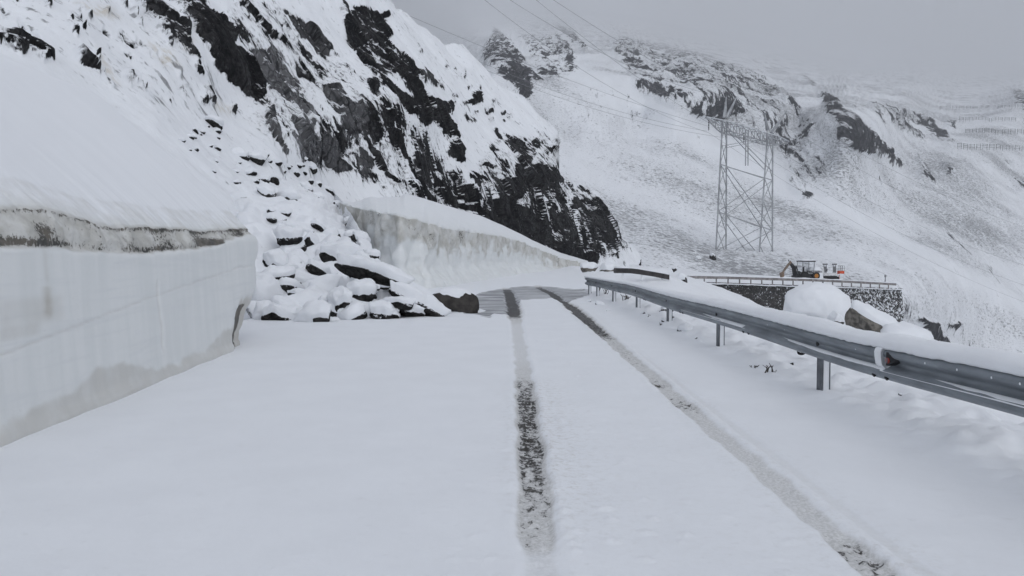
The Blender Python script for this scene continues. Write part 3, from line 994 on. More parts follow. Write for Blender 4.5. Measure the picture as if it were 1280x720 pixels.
xf = xf - 0.10 * zf / 2 + 0.012 * fbm(pf * np.array([1, 1.2, .8]), 4) + 0.006 * fbm(pf * np.array([1, .5, 5.0]), 3) + 0.05 * fbm(pf * 0.45, 2)
xf = xf + inb * (-0.05 + 0.11 * fbm(pf * 2.6, 5) + 0.03 * fbm(pf * 11, 3)) - sst(0.86, 1.0, face_t)[None] ** 2 * 0.10
foot = np.exp(-((zf) / 0.10) ** 2)
xf = xf + foot * 0.05 * (1 + fbm(pf * 1.5, 2))
prof_s = np.array([0, 1.2, 3.2, 5.7, 9.5, 14]); prof_z = np.array([0, 1.05, 2.60, 3.65, 4.7, 5.5])
sp_ = slope_s[None] + 0 * Yb
lip = np.exp(-sp_ / 0.35)
xs_ = xf[:, -1:] * lip + (wall_x(Yb) - 0.2) * (1 - lip) - sp_
rise = np.interp(slope_s, prof_s, prof_z)[None] + 0 * Yb
ps = np.stack([xs_, Yb + 0 * xs_, 0 * xs_], -1)
ztop_s = np.convolve(np.pad(ztop[:, 0], 30, 'edge'), np.ones(61) / 61, 'valid')[:, None]
zs = ztop * lip + ztop_s * (1 - lip) + rise + 0.10 * fbm(ps * 0.35, 3) * sst(0.2, 1.5, sp_) + 0.012 * fbm(ps * 2.5, 2)
# the cone's crest turns down towards its far end
# the crest line runs a little further away the higher it climbs
Ya_f = Yb + 0 * zf
Ya_s = Yb + (0.28 * np.minimum(sp_, 6.5) + 0.15 * fbm(ps * 0.6 + 7, 2)) * sst(6, YE, Yb)
# ragged near-vertical end edge
edge_j = 0.30 * fbm(np.stack([zf * 2.6, 0 * zf, 0 * zf + 4], -1), 5) - 0.2 - 1.0 * sst(.62, .05, face_t[None]) - 0.15 * (1 - face_t[None]) + 0.2 * face_t[None]
Ya_f = Ya_f + edge_j * sst(11.5, YE, Yb)
Vw = np.concatenate([np.stack([xf, Ya_f, zf], -1), np.stack([xs_, Ya_s, zs], -1)], 1)
# close the end: sweep the last column inwards, behind
last = Vw[-1]
ends = []
for k, (dy, dx, dz) in enumerate([(0.10, -0.15, -.02), (0.28, -0.6, -.12), (0.6, -1.4, -.45), (1.2, -2.6, -1.3), (2.4, -4.0, -3.5)]):
    e = last.copy()
    e[:, 1] += dy
    e[:, 0] += dx
    e[:, 2] = np.maximum(e[:, 2] + dz * np.concatenate([face_t ** 3, np.ones(ns)]), -0.2)
    ends.append(e[None])
Vw = np.concatenate([Vw] + ends, 0)
nU = Vw.shape[0]
dirt = np.zeros((nU, nf + ns)); speck = dirt.copy(); grey = dirt.copy(); fresh = dirt.copy()
L0 = len(yb)
nn_ = fbm(pf * 1.3, 3)
dirt[:L0, :nf] = inb * 0.72
blob = lambda y0, z0, sy, sz: np.exp(-((Yb - y0) / sy) ** 2 - ((zf - z0) / sz) ** 2)
lowline = np.exp(-((zf - zband - 0.05) / 0.045) ** 2)
speck[:L0, :nf] = inb * (0.56 + 0.45 * nn_ + 0.36 * lowline * (0.6 + 0.8 * fbm(pf * 0.8 + 5, 2)) + 0.30 * np.exp(-((zf - ztop) / 0.03) ** 2)) \
    + 0.45 * blob(6.9, 1.72, 0.16, 0.08) * inb + 0.45 * blob(6.3, 1.62, 0.5, 0.05) * inb + 0.7 * blob(11.7, 1.70, 0.7, 0.05) * inb
bt = np.interp(yb, [-9, 5.6, 6.2, 7.0, 7.6, 8.3, 9.0, 9.8, 10.6, 11.3, 12.4, 13.9], [.08, .10, .13, .2, .36, .30, .13, .10, .14, .28, .34, .2])[:, None]
grey[:L0, :nf] = (1 - sst(-0.02, 0.05, zf - bt + 0.12 * fbm(pf * 2.0, 4))) * 0.50
grey[:L0, :nf] += 0.42 * sst(0.0, 0.1, 0.16 - np.abs(zf - 1.02)) * sst(6.0, 6.15, Yb) * (1 - sst(6.95, 7.1, Yb)) * (0.6 + 0.6 * fbm(pf * 1.7, 2))
grey[:L0, :nf] += 0.65 * np.exp(-((Yb - 6.78) / 0.07) ** 2) * sst(0.9, 1.0, zf) * (1 - sst(1.2, 1.24, zf))
grey[:L0, :nf] += 0.30 * np.exp(-((Yb - 6.8) / 0.035) ** 2) * sst(1.2, 1.3, zf) * (1 - inb)
grey[:L0, :nf] += 0.30 * sst(0, .06, .08 - np.abs(zf - 0.86)) * sst(6.0, 6.1, Yb) * (1 - sst(6.5, 6.7, Yb))
crack = np.exp(-((zf - np.interp(yb, [5, 6.3, 9, 12.9], [.62, .72, 1.0, 1.3])[:, None] - 0.02 * fbm(pf * 3, 2)) / 0.010) ** 2)
grey[:L0, :nf] += 0.25 * crack
gash = np.exp(-((Yb - 9.25 - 0.12 * fbm(pf * np.array([1, 1, 2.5]), 2)) / 0.03) ** 2) * sst(0.2, 0.5, zf) * (1 - sst(1.1, 1.25, zf))
grey[:L0, :nf] += 0.28 * gash
Vw[:L0, :nf, 0] -= 0.03 * gash + 0.01 * crack
grey[:L0, :nf] += 0.75 * sst(12.8, 12.95, Yb) * (1 - sst(.72, .85, zf + .1 * fbm(pf * 3, 2)))
speck[:L0, :nf] += 1.25 * sst(12.75, 12.9, Yb + .08 * fbm(pf * 3, 2)) * (1 - sst(13.45, 13.6, Yb + .1 * fbm(pf * 2.2, 2))) * (1 - sst(.62, .75, zf))
fresh[:L0, :nf] = 0.0
fresh[:, nf:] = sst(0.03, 0.2, slope_s)[None]
dirt[:L0, nf:nf + 4] = 0.4
fresh[L0:] = 0.8
wall_t = empty('snow_wall', (-4.2, 6, 0), 'tall smooth cut snow wall along the left road edge with a dirty band on top', 'snow wall')
wo_ = link('cut_face', Vw.reshape(-1, 3) - np.array([-4.2, 6, 0]), grid_faces(nU, nf + ns, True), M_wall, wall_t,
           attrs={'dirt': dirt, 'speck': np.clip(speck, 0, 1.15), 'grey': np.clip(grey, 0, .9), 'fresh': fresh})

# far wall: the same cut seen again beyond the rubble, curving right with the road
fc = np.linspace(402, 735, 300)
fd = np.interp(fc, [402, 430, 470, 500, 530, 560, 600, 650, 700, 735], [56, 43, 35.5, 33.6, 35, 39.5, 48.5, 64, 78, 86])
fty = np.interp(fc, [402, 415, 440, 470, 500, 530, 560, 600, 625, 650, 680, 700, 720, 735], [246, 250, 258, 264, 270, 277, 286, 291, 295, 302, 314, 322, 327, 331])
fty = fty + 3.4 * fbm(np.stack([fc * 0.07, 0 * fc, 0 * fc], -1), 5) * np.interp(fc, [402, 640, 735], [1, .5, .3])
uy = np.interp(fc, [402, 440, 490, 520, 560, 600, 630, 650, 665, 700, 735], [206, 224, 246, 252, 263, 275, 290, 301, 309, 322, 331]) - 3
uy = np.maximum(uy, fty - np.interp(fc, [402, 440, 470, 500, 530, 735], [2, 4, 8, 18, 60, 60]))
uy = np.minimum(uy, fty - 0.8)
ud = np.maximum(np.interp(fc, [402, 430, 490, 560, 600, 650, 700, 735], [58, 47, 61, 68, 75, 83, 92, 98]), fd + 2)
base_p = np.stack([(fc - 640) / F_PX * fd, fd, 0 * fd - 0.25], -1)
top_p = P(fc, fty, fd * 1.012)
up_p = P(fc, uy, ud)
nf2, ns2 = 70, 40
tt = np.linspace(0, 1, nf2)[None, :, None]
ss = np.linspace(0, 1, ns2)[1:][None, :, None]
Vf = np.concatenate([base_p[:, None] * (1 - tt) + top_p[:, None] * tt,
                     top_p[:, None] * (1 - ss) + up_p[:, None] * ss + np.array([0, 0, 1]) * (np.sin(ss * np.pi) * 0.6) * sst(4, 20, (ud - fd))[:, None, None]], 1)
outw = np.stack([np.gradient(base_p[:, 1]), -np.gradient(base_p[:, 0]), 0 * fc], -1)
outw /= np.linalg.norm(outw, axis=1)[:, None]
apron = np.concatenate([sst(.45, 0, np.linspace(0, 1, nf2)) ** 1.3 * 1.1, np.zeros(ns2 - 1)])
Vf = Vf + outw[:, None] * apron[None, :, None] * (0.7 + 0.6 * fbm(Vf * 0.4, 2))[..., None]
Nf = grid_normals(Vf)
if Nf[..., 1].mean() > 0:
    Nf = -Nf
fm = np.concatenate([np.ones(nf2), np.exp(-np.linspace(0, 1, ns2)[1:] * 8) * .5])[None]
tt2 = np.concatenate([np.linspace(0, 1, nf2), np.ones(ns2 - 1)])[None]
hgt = (top_p[:, 2] + 0.25)[:, None]
dz = (1 - tt2) * hgt                                     # metres below the top edge
Vf = Vf + Nf * (fm * (0.26 * fbm(Vf * np.array([.9, .9, .6]), 4) + 0.16 * (0.5 - cells(Vf * np.array([1.3, 1.3, .9]) + 0.5 * fbm(Vf, 2)[..., None])[1]) * 2))[..., None]
band = (1 - sst(0.45, 1.7, dz + 1.5 * fbm(Vf * np.array([.9, .9, 1.3]), 4))) * (tt2 < 0.999)
fdirt = band * (0.55 + 0.5 * fbm(Vf * 0.9 + 3, 3)) + 0.42 * (tt2 < .999) * (0.5 + fbm(Vf * 0.5, 3))
fspeck = band * (0.46 + 0.6 * fbm(Vf * 0.7 + 6, 3))
ffresh = np.concatenate([np.zeros(nf2), np.linspace(0, 1, ns2)[1:] ** .3])[None] + 0 * dz
fw_o = np.array([-3.2, 40, 0])
fwt = empty('snow_wall', fw_o, 'lumpy cut snow wall beyond the rubble, curving right along the foot of the cliff', 'snow wall')
link('cut_face', Vf.reshape(-1, 3) - fw_o, grid_faces(len(fc), nf2 + ns2 - 1, False), M_wall_far, fwt,
     attrs={'dirt': np.clip(fdirt, 0, 1), 'speck': np.clip(fspeck, 0, 1), 'grey': 0 * dz, 'fresh': ffresh})

# ------------------------------------------------------------------ boulders with snow caps


def mat_rock(name, lo, hi, amount=0.0):
    m, t, b = nodes_mat(name)
    q = NB(t)
    c = q.coord()
    n = q.noise(c, 4, 6, 0.65)
    n2 = q.noise(c, 14, 5, 0.7)
    ck = q.vor(q.map(c, (1, 1, 2)), 3.0, 'DISTANCE_TO_EDGE')
    col = q.mix(q.step(n, 0.35, 0.66), lo, hi)
    col = q.mix(q.step(ck, 0, 0.06), tuple(x * .4 for x in lo), col)
    f = q.m('ADD', q.m('ADD', q.m('MULTIPLY', n2, .75), q.m('MULTIPLY', n, .25)), q.m('MULTIPLY', q.nz(), 0.16))
    f = q.step(f, 0.60 - amount, 0.66 - amount)
    q.lk(q.mix(f, col, (0.72, 0.74, 0.77)), b.inputs['Base Color'])
    b.inputs['Roughness'].default_value = 0.85
    b.inputs['Specular IOR Level'].default_value = 0.1
    q.lk(q.bump(q.m('ADD', n, q.m('MULTIPLY', f, .4)), 0.8, 0.04), b.inputs['Normal'])
    return m


M_rock = mat_rock('dark_rock', (0.010, 0.010, 0.010), (0.045, 0.043, 0.041))
M_rock_b = mat_plain('tan_rock', (0.125, 0.116, 0.103), 0.85, 0, 0.55, 7, 0.8)
M_rock_g = mat_plain('brown_rock', (0.032, 0.028, 0.025), 0.7, 0, 0.5, 5, 0.8)


def ico(sub):
    bm = bmesh.new()
    bmesh.ops.create_icosphere(bm, subdivisions=sub, radius=1)
    v = np.array([x.co[:] for x in bm.verts])
    f = [tuple(w.index for w in x.verts) for x in bm.faces]
    bm.free()
    return v, f


ICO4 = ico(5)
ICO3 = ico(4)


def boulder_shape(seed, dims, cuts=9, sub=3):
    rg = np.random.default_rng(seed)
    v, f = ICO3 if sub == 3 else ICO4
    v = v.copy()
    for _ in range(cuts):
        n = rg.normal(size=3)
        n /= np.linalg.norm(n)
        h = rg.uniform(0.55, 0.9)
        d = v @ n - h
        v = v - np.clip(d, 0, None)[:, None] * n
    v = v * (1 + 0.06 * fbm(v * 2.0 + seed, 3) + 0.02 * fbm(v * 7 + seed, 2))[:, None]
    return v * np.array(dims), f


def cap_of(v, thick, lo, hi, seed, dims):
    dims = np.array(dims)
    n = v / dims ** 2
    n /= np.linalg.norm(n, axis=1)[:, None]
    k = sst(lo, hi, n[:, 2] + 0.40 * fbm(v / dims.max() * 2.4 + seed, 3))
    w = v * (1 - 0.07 * (1 - k))[:, None]
    thick = thick * (1 + 0.5 * fbm(v / dims.max() * 2 + seed + 9, 2))
    w = w + n * (k * thick * 0.35 * fbm(v / dims.max() * 5 + seed + 3, 3))[:, None]
    w = w + n * (thick * 0.45 * k)[:, None] * np.array([1, 1, 0.5]) + np.array([0, 0, 1]) * (thick * 0.75 * k)[:, None]
    return w


def boulder_meshes(seed, dims, thick, lo=-0.15, hi=0.25, cuts=9, sub=3, rock=None):
    v, f = boulder_shape(seed, dims, cuts, sub)
    c = cap_of(v, thick, lo, hi, seed, dims)
    res = []
    for nm, vv, mt in (('rock', v, rock or M_rock), ('snow_cap', c, M_cap)):
        me = bpy.data.meshes.new(nm)
        me.from_pydata(vv.tolist(), [], f)
        me.polygons.foreach_set('use_smooth', np.ones(len(me.polygons), bool))
        me.materials.append(mt)
        me.update()
        res.append(me)
    return res


def boulder(meshes, loc, rot, scale, label, group=None, name='boulder'):
    o = bpy.data.objects.new(name, meshes[0])
    COL.objects.link(o)
    o.location = [float(a) for a in loc]
    o.rotation_euler = rot
    o.scale = (scale,) * 3 if np.isscalar(scale) else [float(a) for a in scale]
    tag(o, label, 'boulder', group)
    c = bpy.data.objects.new('snow_cap', meshes[1])
    COL.objects.link(c)
    c.parent = o
    return o


def scree_pt(px, py):
    k = np.unravel_index(np.argmin(((SCRV[..., 0] / SCRV[..., 1] * F_PX + 640 - px) ** 2) +
                                   (((EYE - SCRV[..., 2]) / SCRV[..., 1] * F_PX + 319 - py) ** 2)), SCRV.shape[:2])
    return SCRV[k]


def hill_pt(px, py):
    k = np.unravel_index(np.argmin(((HILLV[..., 0] / HILLV[..., 1] * F_PX + 640 - px) ** 2) +
                                   (((EYE - HILLV[..., 2]) / HILLV[..., 1] * F_PX + 319 - py) ** 2)), HILLV.shape[:2])
    return HILLV[k]


protos = [boulder_meshes(s, d, 0.16, lo, hi) for s, d, lo, hi in
          [(1, (.62, .5, .34), -.25, .1), (2, (.5, .45, .4), -.2, .15), (3, (.75, .5, .3), -.2, .1), (4, (.55, .6, .28), -.3, .05), (5, (.45, .4, .36), -.1, .2), (6, (.85, .5, .26), -.2, .1)]]
GRP_R = 'snow-capped stones of the rubble pile'
LAB_R = 'snow-capped dark stone lying in the rubble pile left of the road'
spots = [(335, 372, .9), (352, 398, 1.0), (372, 350, .8), (383, 380, 1.25), (398, 400, .95), (395, 340, .7), (412, 366, .9), (430, 352, .8), (438, 398, .9), (445, 378, 1.1), (342, 330, .8),
         (366, 316, .7), (385, 305, .8), (402, 322, .75), (425, 318, .8), (448, 340, .8), (350, 290, .8), (372, 285, .6), (395, 283, .6), (415, 296, .7), (440, 300, .7), (362, 362, .8), (330, 398, .7), (345, 345, .7),
         (455, 362, .8), (462, 398, .8), (478, 382, .75), (492, 394, .65), (515, 392, .7), (470, 350, .6), (420, 388, .8), (405, 380, .6), (548, 392, .5), (500, 378, .7), (377, 398, .7), (361, 385, .6), (478, 345, .6), (462, 322, .6)]
r3 = random.Random(21)
for _ in range(60):
    x = r3.uniform(335, 560)
    top_ = float(seg(x, STt)) + 45 + max(0, 60 - abs(x - 400)) * .5
    y = r3.uniform(min(top_, 385), float(seg(x, SBt)) - 5)
    spots.append((x, y, r3.uniform(.14, .45)))
spots += [(424, 256, .9), (436, 278, .9), (450, 300, .8), (412, 240, .7), (464, 322, .7), (398, 232, .6)]
rr = random.Random(5)
for k, (px, py, s) in enumerate(spots):
    p = scree_pt(px, py)
    boulder(protos[k % 6], p + np.array([0, -.02, -.06]), (rr.uniform(-.5, .5), rr.uniform(-.5, .6), rr.uniform(0, 6.28)), s * rr.uniform(.75, 1.1) * np.array([1, rr.uniform(.75, 1.1), rr.uniform(.8, 1.5)]), LAB_R, GRP_R)

protos_u = [boulder_meshes(s, d, 0.13, lo, hi) for s, d, lo, hi in
            [(11, (.5, .4, .34), .05, .4), (12, (.6, .4, .28), .0, .35), (13, (.4, .4, .34), .05, .4)]]
GRP_U = 'scattered stones on the snow slope'
LAB_U = 'small dark stone showing through the snow slope above the rubble pile'
_ru = random.Random(9)
extra_up = []
for _ in range(40):
    _x = _ru.uniform(225, 420)
    _y = _ru.uniform(150, 262) * 0.5 + 0.5 * (150 + (_x - 225) * .5)
    extra_up.append((_x, _y, _ru.uniform(.14, .38)))
ups = extra_up + [(270, 159, 1.0), (249, 166, .4), (305, 196, .75), (325, 202, .85), (316, 218, .6), (332, 226, .6), (345, 229, .6), (335, 244, 1.0), (362, 249, 1.3), (353, 232, .4), (296, 186, .5), (275, 188, .35), (392, 212, .7),
       (385, 237, .7), (398, 248, .6), (300, 231, .4), (378, 256, .5), (342, 275, .5), (358, 268, .5), (322, 227, .4), (246, 173, .3), (232, 178, .35), (258, 167, .3), (320, 184, .6), (333, 196, .4), (390, 228, .4), (372, 218, .45), (350, 205, .4)]
for k, (px, py, s) in enumerate(ups):
    a, b = scree_pt(px, py), hill_pt(px, py)
    p = a if (a[1] < b[1] and px > 290) else b
    boulder(protos_u[k % 3], p + np.array([0, -.1, .0]), (rr.uniform(-.3, .3), rr.uniform(-.1, .4), rr.uniform(0, 6.28)), s * p[1] / 30, LAB_U, GRP_U)

# the large slabs, each told apart by its look
def slab_dir(p, q):
    d = np.array(q) - np.array(p)
    L = np.linalg.norm(d)
    return (np.array(p) + np.array(q)) / 2, L, math.atan2(d[1], d[0]), -math.asin(d[2] / L)


def big(seed, pa, pb, dims_yz, thick, label, lo=.0, hi=.3, roll=0.0, rock=None, cuts=9, lift=0.0):
    c, L, az, tilt = slab_dir(pa, pb)
    ms = boulder_meshes(seed, (L / 2, *dims_yz), thick, lo, hi, cuts, rock=rock)
    return boulder(ms, c + np.array([0, 0, lift]), (roll, tilt, az), 1.0, label)


big(21, P(418, 330, 19.6), P(512, 362, 19.2), (.42, .22), .24, 'long tilted slab of dark rock under a thick snow roof, upper one in the rubble', .15, .4, roll=-.35)
big(22, P(486, 362, 18.9), P(556, 398, 18.6), (.36, .20), .20, 'lower tilted slab of dark rock with snowy back, left of the big dark boulder', .15, .4, roll=-.35)
big(23, P(528, 380, 20.2), P(604, 383, 20.4), (.55, .46), .02, 'big bare dark boulder at the road end of the rubble, thin snow on top', .70, .95, rock=M_rock_g, cuts=7)
big(24, P(500, 384, 18.7), P(534, 393, 18.6), (.32, .26), .16, 'rounded stone wholly wrapped in snow between the slabs and the road', -.3, .0)
big(25, P(436, 372, 18.6), P(475, 370, 18.9), (.35, .26), .18, 'pointed dark stone peeking from under snow in the middle of the rubble', .2, .45)
big(26, P(462, 392, 18.0), P(500, 398, 18.1), (.28, .22), .16, 'dark flat stone under a snow pad at the foot of the rubble by the road', .1, .35)
big(27, P(412, 386, 18.0), P(440, 382, 18.3), (.3, .3), .2, 'blocky dark stone with a black gap below at the foot of the rubble', .15, .4)
big(28, P(340, 300, 23.6), P(378, 298, 23.6), (.35, .24), .22, 'broad dark stone with snow hood just right of the cut snow wall top', .1, .4)
big(29, P(440, 330, 22.5), P(466, 338, 22.8), (.3, .35), .16, 'dark jagged stone standing behind the long slab', .2, .5)

# ------------------------------------------------------------------ crash barriers
M_zinc, t_, b_ = nodes_mat('galvanised_steel')
q_ = NB(t_)
c_ = q_.coord()
nz1 = q_.noise(q_.map(c_, (1, .35, 2)), 5, 5, 0.6)
nz2 = q_.noise(c_, 60, 3)
q_.lk(q_.mix(q_.step(nz1, .3, .7), (0.14, 0.158, 0.176), (0.235, 0.26, 0.285)), b_.inputs['Base Color'])
b_.inputs['Metallic'].default_value = 0.35
b_.inputs['Roughness'].default_value = 0.45
q_.lk(q_.bump(nz2, .08, .004), b_.inputs['Normal'])
M_dark = mat_plain('dark_iron', (0.022, 0.022, 0.024), 0.6, 0.2, 0.4)
M_red = mat_plain('red_reflector', (0.22, 0.035, 0.025), 0.35)
M_rail_far = mat_plain('weathered_rail', (0.23, 0.215, 0.21), 0.7, 0.2, 0.35, 1.5)
M_rail_dk = mat_plain('dark_wet_rail', (0.045, 0.042, 0.042), 0.7, 0.2, 0.35, 1.5)

rail_y = np.array([-6, 2, 5, 9, 12.3, 16.5, 21.6, 26.8, 29.6])
rail_x = np.array([3.44, 3.43, 3.40, 3.36, 3.33, 3.33, 3.31, 3.12, 2.92])
rail_top = 0.690
PROF = [(0.0, .0), (-.012, -.008), (-.075, -.045), (-.082, -.060), (-.082, -.080), (-.075, -.095), (-.012, -.135), (-.006, -.150), (-.006, -.165), (-.012, -.18), (-.075, -.220),
        (-.082, -.235), (-.082, -.255), (-.075, -.270), (-.012, -.307), (0.0, -.315)]


def rail_pt(y):
    from_x = np.interp(y, rail_y, rail_x)
    z = rail_top + 0.055 * float(sst(8.0, 4.5, np.array(y))) + 0.012 * math.sin(y * 0.7) - 0.05 * float(sst(24, 30, np.array(y)))
    return np.array([float(from_x), float(y), float(z)])


rail_t = empty('guardrail', (3.4, 8.3, 0), 'long grey steel guardrail with thick snow on top along the right edge of the road', 'guardrail')
RO = np.array([3.4, 8.3, 0])
joints = [-5.2, -1.1, 2.85, 6.78, 10.6, 14.6, 18.6, 22.6, 26.6, 29.6]
for k in range(len(joints) - 1):
    a, b = joints[k], joints[k + 1] + (0.02 if k + 2 < len(joints) else 0)
    yy = np.linspace(a, b, 17)
    V = []
    for y in yy:
        c = rail_pt(y)
        lap = 0.004 if k % 2 else 0.0
        for (dx, dz) in PROF:
            V.append(c + np.array([dx - lap, 0, dz]))
        for (dx, dz) in PROF[::-1]:
            V.append(c + np.array([dx + .006 - lap, 0, dz]))
    n = len(PROF) * 2
    V = np.array(V)
    f = []
    for i in range(len(yy) - 1):
        for j in range(n):
            f.append((i * n + j, i * n + (j + 1) % n, (i + 1) * n + (j + 1) % n, (i + 1) * n + j))
    f += [tuple(range(n)), tuple(range((len(yy) - 1) * n, len(yy) * n))[::-1]]
    ob = link('rail_beam', V - RO, f, M_zinc, rail_t, True)
    mm = ob.modifiers.new('edges', 'EDGE_SPLIT')
    mm.split_angle = R(50)


def snow_strip(y0, y1, step, fn):
    """a closed lumpy bead of snow along the rail; fn(y) -> ring of (dx, dz)"""
    yy = np.arange(y0, y1, step)
    rings = np.array([[rail_pt(y) + np.array([dx, 0, dz]) for dx, dz in fn(y)] for y in yy])
    n = rings.shape[1]
    f = []
    for i in range(len(yy) - 1):
        for j in range(n):
            f.append((i * n + j, (i + 1) * n + j, (i + 1) * n + (j + 1) % n, i * n + (j + 1) % n))
    f += [tuple(range(n))[::-1], tuple(range((len(yy) - 1) * n, len(yy) * n))]
    return rings.reshape(-1, 3), f


def n1d(y, s, o):
    return float(fbm(np.array([[y * s, o, 0.3]]), 3)[0])


def cap_ring(y):
    h = (0.095 + 0.035 * n1d(y, 1.1, 1.0) + 0.018 * n1d(y, 4.5, 8.0)) * (1 - 0.45 * float(sst(10, 22, np.array(y))))
    e = 0.012 * n1d(y, 9, 2.0)
    l = -0.085 + 0.012 * n1d(y, 2.2, 3.0) + e
    r = 0.24 + 0.05 * n1d(y, 1.6, 4.0)
    return [(l + .012, -.030 + e), (l - .004, -.012 + e), (l + .0, .03), (l + .03, h * .62), (l + .08, h * .93), (0.03, h), (r * .6, h * .9), (r * .9, h * .6), (r, .02), (r - .02, -.04), (.02, -.02), (-.04, -.025)]


def valley_ring(y):
    ph = ((y - 2.85) / 3.93) % 1.0                      # thickest near each joint, thinning out along the beam
    h = 0.015 * float(sst(.95, .15, np.array(ph))) * (1 + 0.8 * n1d(y, 2.6, 6.0)) * float(sst(15, 9, np.array(y)))
    h = h - 0.004
    h = max(h, -0.008)
    return [(-.082, -.231), (-.079, -.226 + h * .5), (-.058, -.209 + h), (-.040, -.196 + h * .7), (-.034, -.194), (-.045, -.206), (-.065, -.218)]


v, f = snow_strip(-5.5, 29.8, 0.06, cap_ring)
link('snow_cap', v - RO, f, M_cap, rail_t)
v, f = snow_strip(-5.4, 21.0, 0.07, valley_ring)
link('snow_ledge', v - RO, f, M_cap, rail_t)

M_postg = mat_plain('post_steel', (0.12, 0.13, 0.145), 0.5, 0.3, 0.3)
for y in (0.35, 4.3, 8.3, 12.3, 16.3, 20.3, 24.3, 27.6, 29.3):
    c = rail_pt(y)
    m = MB()
    x0 = c[0] + 0.055
    m.box((x0 - .034 - RO[0], y - RO[1], .12), (.034, .10, 1.0))
    m.box((x0 + .054 - RO[0], y - RO[1], .12), (.010, .10, .998))
    m.box((x0 + .016 - RO[0], y + .045 - RO[1], .12), (.066, .008, .996))
    ms = MB()
    ms.box((x0 + .016 - RO[0], y - .004 - RO[1], .05), (.062, .08, .80))
    ms.link('snow_fill', M_cap, rail_t)
    po = m.link('post', M_postg, rail_t)
    mb = MB()
    cc = c - RO
    for dz in (-.158,):
        mb.disc(cc + np.array([-.012, -.02, dz]), (1, 0, 0), .017, .014, 8)
        mb.disc(cc + np.array([-.012, .02, dz]), (1, 0, 0), .012, .016, 8)
    mb.box(cc + np.array([-.016, 0, -.16]), (.006, .05, .10))
    mb.link('bolt', M_dark, rail_t)
# splice bolts below the joint
for y in joints[2:-1]:
    for dy in (-.09, .14):
        mb = MB()
        cc = rail_pt(y + dy) - RO
        mb.disc(cc + np.array([-.062, 0, -.285]), np.array([-.85, 0, -.52]), .020, .02, 8)
        mb.link('bolt', M_dark, rail_t)
# snow plugged in the rail's slots
for y in (4.93, 5.22, 5.62, 6.05, 7.25, 7.62, 9.1, 9.7):
    v_, f_ = ICO3
    cc = rail_pt(y) - RO
    sl = ico(2)
    link('snow_plug', sl[0] * np.array([.006, .009, .010]) + cc + np.array([-.080, 0, -.068 - 0.02 * ((y * 7) % 1)]), sl[1], M_cap, rail_t)
# joint packed with snow, and the small red reflector behind it
yj = 6.78
cj = rail_pt(yj) - RO
vv, ff = snow_strip(yj - .06, yj + .075, 0.03, lambda y: [(-.094, -.03), (-.104, -.06), (-.102, -.10), (-.09, -.17), (-.06, -.205), (-.004, -.19), (.0, -.05), (-.05, .0)])
link('joint_snow', vv - RO, ff, M_cap, rail_t)
m = MB()
for dy, w in ((-.20, .075),):
    c0 = cj + np.array([-.04, dy, -.12])
    m.add([c0 + np.array(a) for a in [(-.022, -.085, .02), (-.055, .06, .075), (-.055, .06, -.045), (.03, -.085, .02), (.03, .06, .075), (.03, .06, -.045)]],
          [(0, 2, 1), (3, 4, 5), (0, 1, 4, 3), (1, 2, 5, 4), (2, 0, 3, 5)])
ref = m.link('reflector_housing', M_dark, rail_t)
m = MB()
m.disc(cj + np.array([-.093, -.165, -.115]), (-.97, -.15, 0), .026, .008, 12)
rf = m.link('reflector', M_red, rail_t)
rf.parent = ref
m = MB()
m.tube([cj + np.array([-.100, -.166, -.094]), cj + np.array([-.100, -.166, -.136])], .006, 5)
g_ = m.link('reflector_screw', M_postg, rail_t)
g_.parent = ref


